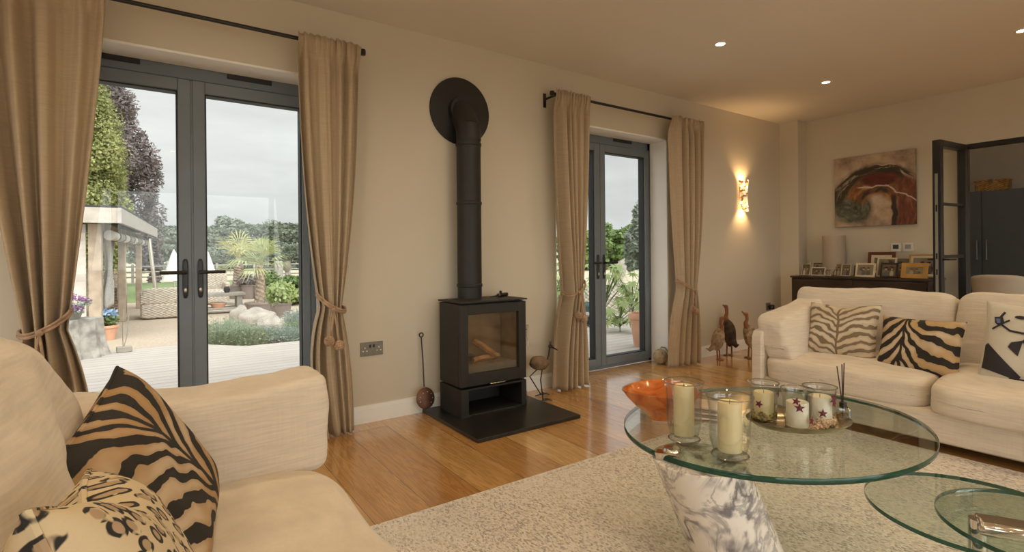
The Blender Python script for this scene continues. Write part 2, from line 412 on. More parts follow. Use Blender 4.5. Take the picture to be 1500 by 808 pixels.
m_darkwood = plain('wenge_wood', (.035, .020, .013), .35, var=.25, scale=6)
m_kit = plain('dark_blue_cabinet', (.05, .06, .075), .45, var=.06)
m_white = plain('white_plastic', (.75, .72, .66), .4, var=.02)
m_cream = plain('cream_leather', (.62, .56, .44), .5, var=.03)

# ---------------------------------------------------------------- room shell
CE = 2.54; W = 3.24; XB = 6.24
def struct(name, mb, mat, parent=None, **k):
    o = mb.build(name, mat, parent, **k)
    if parent is None: o['kind'] = 'structure'
    return o
struct('floor', MB().box((-2.6, -3.5, -.1), (9.9, 3.24, 0)).box((-.475, 3.24, -.1), (.885, 3.44, 0)).box((2.67, 3.24, -.1), (4.05, 3.44, 0)), m_floor, smooth=False)
struct('ceiling', MB().box((-2.7, -3.6, CE), (9.9, 3.6, CE + .12)), m_ceil, smooth=False)
D1 = (-.475, .885); D2 = (2.67, 4.05); ZT = 2.125; WO = 3.53
mb = MB()
for a, b in ((-2.7, D1[0]), (D1[1], D2[0]), (D2[1], XB + .12)): mb.box((a, W, -.1), (b, WO, CE))
for a, b in (D1, D2): mb.box((a, W, ZT), (b, WO, CE))
struct('wall_left', mb, m_wall, smooth=False)
for i, (a, b) in enumerate((D1, D2)):
    struct('trim_%d' % (i + 1), MB().box((a, W + .002, 0), (a + .012, 3.44, ZT)).box((b - .012, W + .002, 0), (b, 3.44, ZT)).box((a, W + .002, ZT - .012), (b, 3.44, ZT)), m_reveal, smooth=False)
struct('wall_pier', MB().box((6.06, 3.03, 0), (XB, W, CE)), m_wall, smooth=False)
struct('wall_back', MB().box((XB, 1.60, 0), (XB + .10, W, CE)).box((XB, -3.5, 2.03), (XB + .10, 1.60, CE)).box((XB, -3.5, 0), (XB + .12, -1.3, 2.03)), m_wall, smooth=False)
struct('wall_right', MB().box((-2.6, -3.6, 0), (-1.6, -3.5, CE)).box((4.2, -3.6, 0), (6.9, -3.5, CE)).box((9.6, -3.6, 0), (9.9, -3.5, CE)).box((6.9, -3.6, 2.2), (9.6, -3.5, CE)).box((-1.6, -3.6, 2.2), (4.2, -3.5, CE)), m_wall, smooth=False)
struct('wall_front', MB().box((-2.7, -3.5, 0), (-2.6, -2.4, CE)).box((-2.7, 2.4, 0), (-2.6, W, CE)).box((-2.7, -2.4, 2.2), (-2.6, 2.4, CE)).box((-2.7, -2.4, 0), (-2.6, 2.4, .25)), m_wall, smooth=False)
# unseen windows behind the camera
def rear_window(name, a, b, z0, z1, axis, pos, nd):
    r = thing(name, None, None, kind='structure'); mb = MB(); gl = MB()
    def bx(u0, u1, w0, w1, d=.03):
        if axis == 'x': mb.box((u0, pos - d, w0), (u1, pos + d, w1))
        else: mb.box((pos - d, u0, w0), (pos + d, u1, w1))
    bx(a, b, z0, z0 + .07); bx(a, b, z1 - .07, z1)
    for i in range(nd + 1):
        u = a + (b - a) * i / nd; bx(max(a, u - .04), min(b, u + .04), z0, z1)
    mb.build('window_frame', m_grey, r, smooth=False)
    if axis == 'x': gl.box((a, pos - .004, z0), (b, pos + .004, z1))
    else: gl.box((pos - .004, a, z0), (pos + .004, b, z1))
    gl.build('window_glass', m_pane, r, smooth=False)
rear_window('window_1', -1.6, 4.2, 0., 2.2, 'x', -3.55, 5)
rear_window('window_2', -2.4, 2.4, .25, 2.2, 'y', -2.65, 4)
rear_window('window_3_added', 6.9, 9.6, 0., 2.2, 'x', -3.55, 3)  # unseen window added on the kitchen side to let daylight in there
def skirt(name, x0, x1, side='Y'):
    mb = MB()
    if side == 'Y': mb.box((x0, W - .015, 0), (x1, W + .001, .085)).box((x0, W - .009, .085), (x1, W + .001, .108))
    else: mb.box((XB - .015, x0, 0), (XB + .001, x1, .085)).box((XB - .009, x0, .085), (XB + .001, x1, .108))
    struct(name, mb, m_reveal, smooth=False)
skirt('baseboard_left', D1[1], D2[0]); skirt('baseboard_right', D2[1], 6.06); skirt('baseboard_near', -2.6, D1[0]); skirt('baseboard_back', 1.7, 3.03, 'X')

# ---------------------------------------------------------------- french doors
def french(name, X0, X1):
    r = thing(name, None, None, loc=((X0 + X1) / 2, 3.48, 0), kind='structure')
    Y0, Y1 = 3.45, 3.53; mid = (X0 + X1) / 2
    mb = MB().box((X0, Y0, 0), (X0 + .045, Y1, 2.12)).box((X1 - .045, Y0, 0), (X1, Y1, 2.12)).box((X0, Y0, 2.045), (X1, Y1, 2.12)).box((X0, Y0, 0), (X1, Y1, .03))
    mb.build('outer_frame', m_grey, r, bevel=.004, world=True)
    for sx in (-1, 1):
        a, b = (X0 + .047, mid - .004) if sx < 0 else (mid + .004, X1 - .047)
        mi = b - .062 if sx < 0 else a + .062; mo = a + .045 if sx < 0 else b - .045
        g0, g1 = min(mi, mo), max(mi, mo)
        s = MB().box((a, Y0 - .012, .032), (g0, Y1 - .01, 2.042)).box((g1, Y0 - .012, .032), (b, Y1 - .01, 2.042)).box((g0, Y0 - .012, .032), (g1, Y1 - .01, .10)).box((g0, Y0 - .012, 1.975), (g1, Y1 - .01, 2.042))
        so = s.build('door_leaf', m_grey, r, bevel=.004, world=True)
        q = .007
        MB().box((g0, Y0 + .001, .10), (g0 + q, Y1 - .015, 1.975)).box((g1 - q, Y0 + .001, .10), (g1, Y1 - .015, 1.975)).box((g0, Y0 + .001, .10), (g1, Y1 - .015, .107)).box((g0, Y0 + .001, 1.968), (g1, Y1 - .015, 1.975)).build('glazing_seal', m_seal, so, smooth=False, world=False).location = (-r.location.x, -r.location.y, 0)
        MB().box((g0 + .002, 3.482, .102), (g1 - .002, 3.488, 1.973)).build('glass_pane', m_pane, so, smooth=False).location = (-r.location.x, -r.location.y, 0)
        hx = mid + sx * .036
        h = MB().rbox((.028, .012, .22), 4, 6, c=(hx, Y0 - .018, .93))
        ho = h.build('handle_plate', m_black, r, world=True)
        MB().tube([(hx, Y0 - .02, .965), (hx, Y0 - .062, .965), (hx + sx * .012, Y0 - .068, .965), (hx + sx * .12, Y0 - .068, .965)], .010, 10).build('lever', m_black, ho).location = (-r.location.x, -r.location.y, 0)
        MB().ell((hx, Y0 - .026, .865), (.008, .004, .014)).build('keyhole', m_steel, ho).location = (-r.location.x, -r.location.y, 0)
    MB().box((mid - .018, Y0 - .006, .032), (mid + .018, Y1, 2.042)).build('meeting_strip', m_grey, r, bevel=.003, world=True)
    w = X1 - X0
    for f in (.24, .72):
        MB().box((X0 + w * f - .12, Y0 - .012, 2.085), (X0 + w * f + .12, Y0, 2.112)).build('trickle_vent', m_seal, r, world=True, bevel=.003)
french('door_1', *D1); french('door_2', *D2)

# ---------------------------------------------------------------- curtains
def curtain(label, top, tie, bot, ztie, seed, nf=6, zt=2.30, inward=1, ex=2.3, bulge=0.):
    r = tag(bpy.data.objects.new('curtain', None), label, 'curtain', 'curtains at the garden doors'); COL.objects.link(r)
    r.location = ((bot[0] + bot[1]) / 2, 3.09, 0)
    rnd = random.Random(seed); ph = [rnd.uniform(-.5, .5) for _ in range(9)]
    def prof(z):
        if z >= ztie:
            t = (zt - z) / (zt - ztie); f = t ** ex * .85 + .15 * t
            return (top[0] + (tie[0] - top[0]) * f, top[1] + (tie[1] - top[1]) * f, t)
        s = (ztie - z) / ztie; f = 1 - (1 - s) ** 2.4
        return (tie[0] + (bot[0] - tie[0]) * f - bulge * math.sin(PI * s ** .8), tie[1] + (bot[1] - tie[1]) * f, 1 - s)
    NZ = 70; NU = 150
    def fn(u, v):
        z = .009 + (zt - .009) * v
        a, b, t = prof(z)
        uu = u + .018 * math.sin(3.1 * z + ph[0] * 4) * math.sin(PI * u) + .02 * math.sin(2 * PI * u * 2 + ph[1])
        x = a + (b - a) * uu
        head = max(0, (z - 2.16) / .14)
        amp = .050 + .006 * t + (.006 if z < ztie else 0)
        k = nf * 2 * PI
        q_ = k * (uu + .05 * math.sin(5.3 * uu + ph[6] * 6) + .03 * math.sin(11 * uu + ph[7] * 6)) + ph[2] * 3 + .45 * math.sin(1.1 * z + ph[3]) * math.sin(2 * uu + ph[8])
        w = math.sin(q_); w = math.copysign(abs(w) ** .8, w) * (.75 + .4 * math.sin(3.3 * uu + ph[4] * 5 + .8 * z)) + .16 * math.sin(2.7 * k * uu + ph[4] * 5 + z) * (.3 + head)
        w2 = math.sin(2.6 * k * uu + ph[5] * 6)
        y = 3.095 + amp * w * (1 - .5 * head) * .9 + .014 * head * w2
        # soft convexity of the gathered bundle
        y -= .03 * math.sin(PI * u) * (t if z > ztie else t)
        zz = z + (.006 * math.sin(2.1 * k * uu + 1) if v > .985 else 0)
        x += .006 * w2 * head
        if head > 0: hd = min(1, head * 1.6); y = y * (1 - hd) + (3.068 + .011 * w + .006 * w2) * hd
        return (x, min(y, 3.205), zz)
    MB().grid(fn, NU, NZ).build('fabric_panel', m_curt, r, ang=180, solid=.003, world=True)
    # header band slightly proud of the panel where it is gathered on the rod
    # tie-back
    cx = (tie[0] + tie[1]) / 2; hw = (tie[1] - tie[0]) / 2 + .012
    tb = tag(bpy.data.objects.new('curtain_tieback', None), label.replace('curtain', 'curtain'), 'tieback'); COL.objects.link(tb)
    tb['label'] = TBL[label]; tb['group'] = 'rope tiebacks around the curtains'
    tb.location = (cx, 3.09, ztie - .2)
    tilt = .045 * inward
    pts = []
    for i in range(33):
        a = 2 * PI * i / 32
        pts.append((cx + hw * math.cos(a), 3.085 + .074 * math.sin(a), ztie + .035 + tilt * math.cos(a) - .035 * max(0, -math.sin(a))))
    mb = MB().tube(pts, .008, 8, caps=False)
    mb.tube([(p[0], p[1] - .004, p[2] + .014) for p in pts], .006, 8, caps=False)
    mb.build('rope_loop', m_rope, tb, world=True)
    kx = cx - .01; y0 = 3.0
    MB().tube([(kx, y0, ztie - .005), (kx - .012, y0 - .012, ztie - .08), (kx - .028, y0 - .015, ztie - .15)], .0055, 8).tube([(kx, y0, ztie - .005), (kx + .012, y0 - .012, ztie - .09), (kx + .022, y0 - .015, ztie - .18)], .0055, 8).ell((kx, y0, ztie - .002), (.014, .012, .014)).build('hanging_cord', m_rope, tb, world=True)
    for px, dz in ((kx - .03, .17), (kx + .024, .2)):
        kb = MB(); c = Vector((px, y0 - .016, ztie - dz))
        kb.ell(c, (.023, .023, .023), 14, 9)
        for ax in range(3):
            for off in (-.012, 0, .012):
                rr = math.sqrt(.026 ** 2 - off ** 2); ps = []
                for i in range(17):
                    a = 2 * PI * i / 16; q = [0, 0, 0]; q[ax] = off; q[(ax + 1) % 3] = rr * math.cos(a); q[(ax + 2) % 3] = rr * math.sin(a); ps.append(c + Vector(q))
                kb.tube(ps, .0045, 6, caps=False)
        kb.build('knot_ball', m_rope, tb, world=True)
L = ['beige curtain at the left edge of the near garden doors', 'beige curtain between the near garden doors and the stove', 'beige curtain on the stove side of the far garden doors', 'beige curtain of the far doors, beside the wall light']
TBL = {L[0]: 'rope tieback on the curtain behind the left sofa, partly hidden', L[1]: 'rope tieback with two knots on the curtain left of the double socket', L[2]: 'rope tieback with two knots on the curtain beside the metal bird', L[3]: 'rope tieback with two knots on the curtain above the rope ball'}
curtain(L[0], (-.66, -.156), (-.452, -.300), (-.50, -.20), .73, 1, nf=4.6, inward=1, ex=1.3)
curtain(L[1], (.688, 1.046), (.80, .932), (.81, .998), .745, 2, nf=4.6, inward=-1, bulge=.055)
curtain(L[2], (2.55, 2.895), (2.63, 2.812), (2.525, 2.865), .75, 3, nf=4.6, inward=1)
curtain(L[3], (3.91, 4.372), (4.005, 4.205), (3.878, 4.265), .71, 4, nf=4.6, inward=-1)
def rod(x0, x1, label, yr=3.10):
    r = thing('curtain_rod', label, 'curtain rod', ((x0 + x1) / 2, yr, 2.272), group='black curtain rods')
    MB().tube([(x0, yr, 2.272), (x1, yr, 2.272)], .011, 12).build('rod', m_black, r, world=True)
    for x in (x0, x1): MB().lathe([(.004, -.018), (.016, -.016), (.018, 0), (.016, .016), (.004, .018)], (0, 0, 0), 16, cap0=True, cap1=True).build('finial', m_black, r).location = (x - (x0 + x1) / 2, 0, 0)
    for x in (x0 + .035, x1 - .035):
        MB().obox((x, W - .004, 2.255), (.025, .01, .11)).obox((x, (yr + W) / 2, 2.262), (.014, W - yr, .014)).build('bracket', m_black, r, world=True, bevel=.002)
rod(-.75, 1.07, 'long black rod over the near garden doors'); rod(2.535, 4.40, 'black rod over the far garden doors')

# ---------------------------------------------------------------- stove and hearth
o = MB().box((1.495, 2.505, 0), (2.26, 3.222, .022)).build('hearth_slab', m_slate, None, bevel=.002)
tag(o, 'thin black slate hearth slab under the stove', 'hearth')
st = thing('wood_stove', 'black steel wood burning stove with glass door on slate hearth', 'stove', (1.85, 3.02, .022))
S0, S1, SF, SB = 1.60, 2.105, 2.875, 3.165
lb = MB().box((S0, SF, .022), (S0 + .055, SB, .20)).box((S1 - .04, SF, .022), (S1, SB, .20)).box((S0 + .0551, SF + .001, .022), (S1 - .0401, SB, .036)).box((S0 + .0551, SF + .001, .188), (S1 - .0401, SB, .20)).box((S0 + .0551, SB - .015, .0361), (S1 - .0401, SB, .1879))
lb.build('log_store', m_castiron, st, world=True, bevel=.002)
bd = MB().box((S0, SF + .035, .212), (S0 + .03, SB, .735)).box((S1 - .03, SF + .035, .212), (S1, SB, .735)).box((S0 + .0301, SF + .036, .212), (S1 - .0301, SB, .262)).box((S0 + .0301, SF + .036, .70), (S1 - .0301, SB, .735)).box((S0 + .0301, SB - .02, .2621), (S1 - .0301, SB, .6999)).box((S0 + .04, SF + .05, .2001), (S1 - .04, SB - .02, .2119))
bd.build('stove_body', m_castiron, st, world=True, bevel=.002)
MB().box((S0 - .008, SF - .008, .742), (S1 + .008, SB + .005, .752)).box((S0 + .03, SF + .03, .735), (S1 - .03, SB - .03, .742)).build('top_plate', m_castiron, st, world=True, bevel=.002)
g = (1.655, 2.045, .29, .668)
dr = MB().box((S0, SF, .214), (g[0], SF + .033, .732)).box((g[1], SF, .214), (S1, SF + .033, .732)).box((g[0], SF, .214), (g[1], SF + .033, g[2])).box((g[0], SF, g[3]), (g[1], SF + .033, .732)).build('stove_door', m_castiron, st, world=True, bevel=.003)
MB().box((g[0] - .003, SF + .010, g[2] - .003), (g[1] + .003, SF + .016, g[3] + .003)).build('door_glass', m_stoveglass, dr, smooth=False).location = (-1.85, -3.02, -.022)
MB().tube([(1.80, SF - .001, .222), (1.80, SF - .03, .222), (1.812, SF - .034, .222), (1.90, SF - .034, .222), (1.912, SF - .03, .222), (1.912, SF - .001, .222)], .0055, 8).build('air_handle', m_chrome, dr).location = (-1.85, -3.02, -.022)
MB().tube([(2.102, SF + .02, .54), (2.118, SF + .008, .54)], .006, 8).tube([(2.12, SF + .004, .43), (2.12, SF + .004, .57)], .006, 8).build('door_handle', m_chrome, dr).location = (-1.85, -3.02, -.022)
MB().box((S0 + .032, SF + .06, .264), (S1 - .032, SB - .03, .285)).box((S0 + .032, SB - .045, .285), (S1 - .032, SB - .022, .69)).box((S0 + .031, SF + .05, .285), (S0 + .05, SB - .045, .69)).box((S1 - .05, SF + .05, .285), (S1 - .031, SB - .045, .69)).build('firebox_lining', m_firebrick, st, world=True)
MB().box((S0 + .051, SF + .036, .288), (S1 - .051, SF + .046, .335)).build('log_guard', m_grey, st, world=True, bevel=.002)
MB().grid(lambda u, v: (1.652 + .40 * u, 2.925 + .19 * v, .325 + .012 * noise.noise(Vector((u * 9, v * 6, 0))) - .04 * (2 * v - 1) ** 6), 30, 14).build('ash_bed', m_ash, st, world=True, solid=.006)['kind'] = 'stuff'
def log_(label, a, b, r, mat, seed):
    rnd = random.Random(seed); A = Vector(a); B = Vector(b)
    o = MB().tube([A, A.lerp(B, .33) + Vector((0, 0, .004)), A.lerp(B, .7), B], [r, r * 1.05, r * .98, r * .95], 5).build('fire_log', mat, None, ang=30)
    return tag(o, label, 'log', 'logs inside the stove')
log_('pale split log leaning diagonally inside the stove', (1.80, 3.06, .47), (1.935, 2.98, .365), .020, m_log, 1)
log_('charred log lying at the left of the firebox', (1.68, 3.04, .37), (1.80, 3.08, .36), .026, m_char, 2)
log_('grey-brown log lying crosswise under the leaning one', (1.76, 3.0, .352), (1.99, 3.04, .352), .018, m_log, 3)
fp = thing('flue_pipe', 'tall matt black flue pipe bending into the wall above the stove', 'flue pipe', (1.81, 3.095, .752))
FX, FY, FR = 1.81, 3.12, .083
MB().tube([(FX, FY, .752), (FX, FY, 1.0), (FX, FY, 1.4), (FX, FY, 1.84)], FR, 40).build('pipe', m_castiron, fp, world=True, ang=60)
MB().tube([(FX, FY - .002, 1.83), (FX, FY, 1.88), (FX, FY + .012, 1.925)], FR + .002, 40).tube([(FX, FY + .006, 1.91), (FX, FY + .05, 1.985), (FX, FY + .11, 2.06)], FR + .002, 40).build('elbow', m_castiron, fp, world=True, ang=60)
for z in (.84, 1.40, 1.80): MB().lathe([(FR, -.012), (FR + .005, -.008), (FR + .005, .008), (FR, .012)], (FX, FY, z), 40).build('joint_band', m_castiron, fp, world=True)
mb = MB()
for (r0, r1) in ((.235, 0),):
    vs = []; n = 48
    for y in (3.226, 3.238):
        for rr in (.235,):
            for j in range(n): a = 2 * PI * j / n; vs.append((FX, y, 2.055)[:1] + (y, 2.055 + rr * math.sin(a))); vs[-1] = (FX + rr * math.cos(a), y, 2.055 + rr * math.sin(a))
    mb.add(vs, [tuple(range(n)), tuple(range(2 * n - 1, n - 1, -1))] + [(j, (j + 1) % n, n + (j + 1) % n, n + j) for j in range(n)])
mb.build('wall_plate', m_castiron, fp, world=True, ang=60)
MB().tube([(FX, 3.222, 2.052), (FX, 3.19, 2.052)], [.10, .095], 40).build('wall_collar', m_castiron, fp, world=True, ang=60)
# tools
t = thing('stove_thermometer_knife', 'small black handled tool lying on the stove top', 'tool', (2.03, 3.07, .752), .35)
t.name = 'stove_tool'
MB().tube([(-.02, 0, .013), (.075, 0, .013)], .013, 10).build('grip', m_black, t); MB().tube([(-.12, 0, .008), (-.02, 0, .012)], .004, 8).build('shaft', m_black, t); MB().tube([(-.03, 0, .013), (-.018, 0, .013)], .0135, 10).build('ferrule', m_steel, t); MB().ell((0, 0, .034), (.010, .010, .010)).build('knob', m_black, t)
t = thing('skimmer_ladle', 'long iron skimmer with round pierced copper pan leaning left of the stove', 'ladle', (1.45, 3.17, .0))
MB().tube([(1.488, 3.212, .50), (1.493, 3.20, .35), (1.493, 3.185, .18)], .0045, 8).tube([(1.488 + .014 * math.cos(a), 3.212, .518 + .014 * math.sin(a)) for a in [2 * PI * i / 14 for i in range(15)]], .004, 6).build('handle', m_black, t, world=True)
R = Matrix.Rotation(math.radians(78), 3, 'X')
m_copper = plain('aged_copper', (.16, .075, .045), .4, metal=.7, var=.35, scale=15)
MB().ell((1.492, 3.163, .108), (.066, .070, .010), 28, 10, R).build('pan', m_copper, t, world=True)
for i in range(9):
    a = 2 * PI * i / 9; MB().ell((1.492 + .045 * math.cos(a), 3.150, .108 + .045 * math.sin(a)), (.0035, .0015, .0035), 8, 6).build('rivet', m_white, t, world=True)
# bird
t = thing('metal_bird', 'wire legged bird sculpture with pebble-like wooden body right of the stove', 'sculpture', (2.36, 3.05, 0))
m_bwood = plain('rough_wood', (.20, .125, .07), .8, var=.4, scale=20)
MB().ell((2.352, 3.05, .25), (.085, .045, .050), 24, 14, Matrix.Rotation(.12, 3, 'Y'), .15, 3).build('body', m_bwood, t, world=True)
MB().tube([(2.425, 3.05, .262), (2.442, 3.05, .30), (2.450, 3.05, .355)], [.007, .006, .007], 8).ell((2.455, 3.05, .362), (.018, .012, .014)).tube([(2.462, 3.05, .36), (2.525, 3.045, .325)], [.009, .003], 8).tube([(2.452, 3.05, .37), (2.447, 3.045, .398)], .0025, 6).tube([(2.454, 3.05, .37), (2.468, 3.05, .395)], .0025, 6).tube([(2.452, 3.05, .37), (2.458, 3.055, .402)], .0025, 6).build('head', m_black, t, world=True)
MB().tube([(2.276, 3.05, .25), (2.262, 3.05, .262)], .003, 6).build('tail', m_black, t, world=True)
def bleg(dy, fx):
    mb = MB().tube([(2.345, 3.05 + dy * .4, .205), (2.285, 3.05 + dy, .155), (fx, 3.05 + dy, .010)], .0045, 7)
    for a in (-.5, 0, .5): mb.tube([(fx, 3.05 + dy, .008), (fx + .04 * math.cos(a), 3.05 + dy + .04 * math.sin(a), .012), (fx + .065 * math.cos(a), 3.05 + dy + .065 * math.sin(a), .004)], [.004, .004, .003], 6)
    mb.tube([(fx, 3.05 + dy, .008), (fx - .05, 3.05 + dy, .006)], .004, 6)
    mb.build('leg', m_black, t, world=True)
bleg(.03, 2.385); bleg(-.10, 2.305)
t = thing('fire_brush', 'pale metal fire tool tucked beside the stove base', 'tool', (2.165, 2.98, .022))
MB().box((-.013, -.012, 0), (.013, .012, .07)).build('sleeve', m_steel, t, bevel=.003); MB().tube([(0, 0, .07), (-.004, 0, .11), (-.012, 0, .17)], .004, 8).build('stem', m_black, t)
# sockets and switches
m_plate = plain('satin_plate', (.22, .20, .165), .35, metal=.5, var=.1, scale=30)
def plate(name, x, z, w, h, label, cat, fn):
    t = thing(name, label, cat, (x, W - .004, z)); MB().obox((0, 0, 0), (w, .008, h)).build('faceplate', m_plate, t, bevel=.002); fn(t)
def dbl(t):
    for s in (-1, 1):
        MB().obox((s * .012, -.006, .018), (.012, .006, .018)).build('rocker', m_black, t, bevel=.001)
        MB().obox((s * .045, -.0045, .008), (.006, .002, .010)).obox((s * .045 - .012, -.0045, -.012), (.009, .002, .006)).obox((s * .045 + .012, -.0045, -.012), (.009, .002, .006)).build('pin_holes', m_white, t)
plate('double_socket', 1.158, .46, .146, .086, 'brushed steel double socket low on the wall left of the stove', 'socket', dbl)
def sw(t):
    for s in (-1, 1): MB().obox((s * .014, -.007, 0), (.014, .008, .03)).build('rocker', m_black, t, bevel=.001)
plate('light_switch', 4.445, 1.068, .086, .086, 'metal light switch beside the far curtain', 'light switch', sw)
def pl(t):
    MB().obox((0, -.006, 0), (.02, .006, .02)).build('rocker', m_black, t, bevel=.001)
    MB().rbox((.055, .05, .055), 4, 6, c=(.02, -.03, -.005)).build('plug', m_black, t)
    MB().tube([(.03, -.05, -.03), (.045, -.055, -.1), (.05, -.03, -.3), (.05, -.01, -.44)], .005, 8).build('cable', m_black, t)
plate('wall_socket', 5.78, .43, .086, .086, 'wall socket with black plug behind the three ducks', 'socket', pl)

# ---------------------------------------------------------------- wall light, downlights
t = thing('wall_sconce', 'curved mosaic shell wall light glowing amber', 'wall light', (5.262, W, 1.655))
tt = NT('mosaic_shade'); v = tt.obj(); vo = tt.n('ShaderNodeTexVoronoi'); tt.l(v, vo.inputs['Vector']); vo.inputs['Scale'].default_value = 42
cr = tt.xyz(vo.outputs['Color'])[0]; ce = tt.ramp(cr, [(.15, (.25, .07, .02)), (.4, (.85, .45, .12)), (.62, (1, .72, .30)), (.85, (1, .88, .55))])
Z_ = tt.xyz(v)[2]; hot = tt.M('ADD', .35, tt.M('MULTIPLY', tt.step(tt.M('ABSOLUTE', Z_), .02, .10), 1.3))
tt.base(ce); tt.l(ce, tt.b.inputs['Emission Color']); tt.l(tt.M('MULTIPLY', hot, 1.3), tt.b.inputs['Emission Strength']); m_shade = tt.m
def sh(u, v):
    a = PI * u; z = -.165 + .33 * v; w = .042 + .022 * (2 * v - 1) ** 2; return (w * math.cos(a), -.015 - (.055 + .012 * (2 * v - 1) ** 2) * math.sin(a), z)
MB().grid(sh, 24, 24).build('shade', m_shade, t, solid=.003)
MB().obox((0, -.006, 0), (.06, .012, .22)).obox((0, -.02, 0), (.03, .03, .03)).build('back_plate', m_steel, t, bevel=.002)
m_bulb = emis('lamp_bulb', (1, .72, .36), 12.)
for s in (-1, 1): MB().ell((0, -.032, s * .075), (.016, .016, .024)).build('bulb', m_bulb, t)
def light(name, ty, loc, energy, color, **k):
    d = bpy.data.lights.new(name, ty); d.energy = energy; d.color = color
    for a, b in k.items(): setattr(d, a, b)
    o = bpy.data.objects.new(name, d); COL.objects.link(o); o.location = loc; return o
AMB = (1, .60, .26)
for s in (-1, 1):
    q = light('sconce_lamp', 'SPOT', (5.262, W - .045, 1.655 + s * .12), 9, AMB, spot_size=2.3, spot_blend=.9, shadow_soft_size=.02)
    q.rotation_euler = (0, PI, 0) if s > 0 else (0, 0, 0)
WARM = (1., .77, .47)
m_dl = emis('downlight_glow', (1, .86, .62), 14.)
vis = [(3.37, 2.223), (4.912, 2.209), (4.889, .941)]
names = ['ceiling downlight nearest the far garden doors', 'ceiling downlight near the pier corner', 'ceiling downlight at the right edge of view']
proto = None
pos = vis + [(3.35, .94), (1.8, .94), (.3, .94), (-1.2, .94), (1.85, 2.223), (.3, 2.223), (-1.3, 2.223), (4.89, -.4), (3.35, -.4), (1.8, -.4), (.3, -.4), (-1.2, -.4), (4.89, -1.8), (3.35, -1.8), (1.8, -1.8), (.3, -1.8), (-1.2, -1.8), (7.4, 2.2), (8.5, 2.2), (7.4, .9), (8.5, .9)]  # the kitchen ones at the end are unseen, added to brighten that room
for i, (x, y) in enumerate(pos):
    if i < 3 or True:
        if proto is None:
            proto = thing('downlight', names[0], 'ceiling light', (x, y, CE), group='recessed ceiling downlights')
            MB().lathe([(.030, -.002), (.033, -.006), (.042, -.005), (.044, 0)], (0, 0, 0), 28).build('trim_ring', m_white, proto)
            MB().lathe([(.031, -.003), (.001, -.004)], (0, 0, 0), 24).build('lens', m_dl, proto)
            d = proto
        else:
            d = copytree(proto, (x, y, CE))
        d['label'] = names[i] if i < 3 else 'unseen recessed downlight in the ceiling outside the photographed area'
    q = light('downlight_lamp', 'SPOT', (x, y, CE - .012), 22., WARM, spot_size=2.75, spot_blend=1., shadow_soft_size=.05)

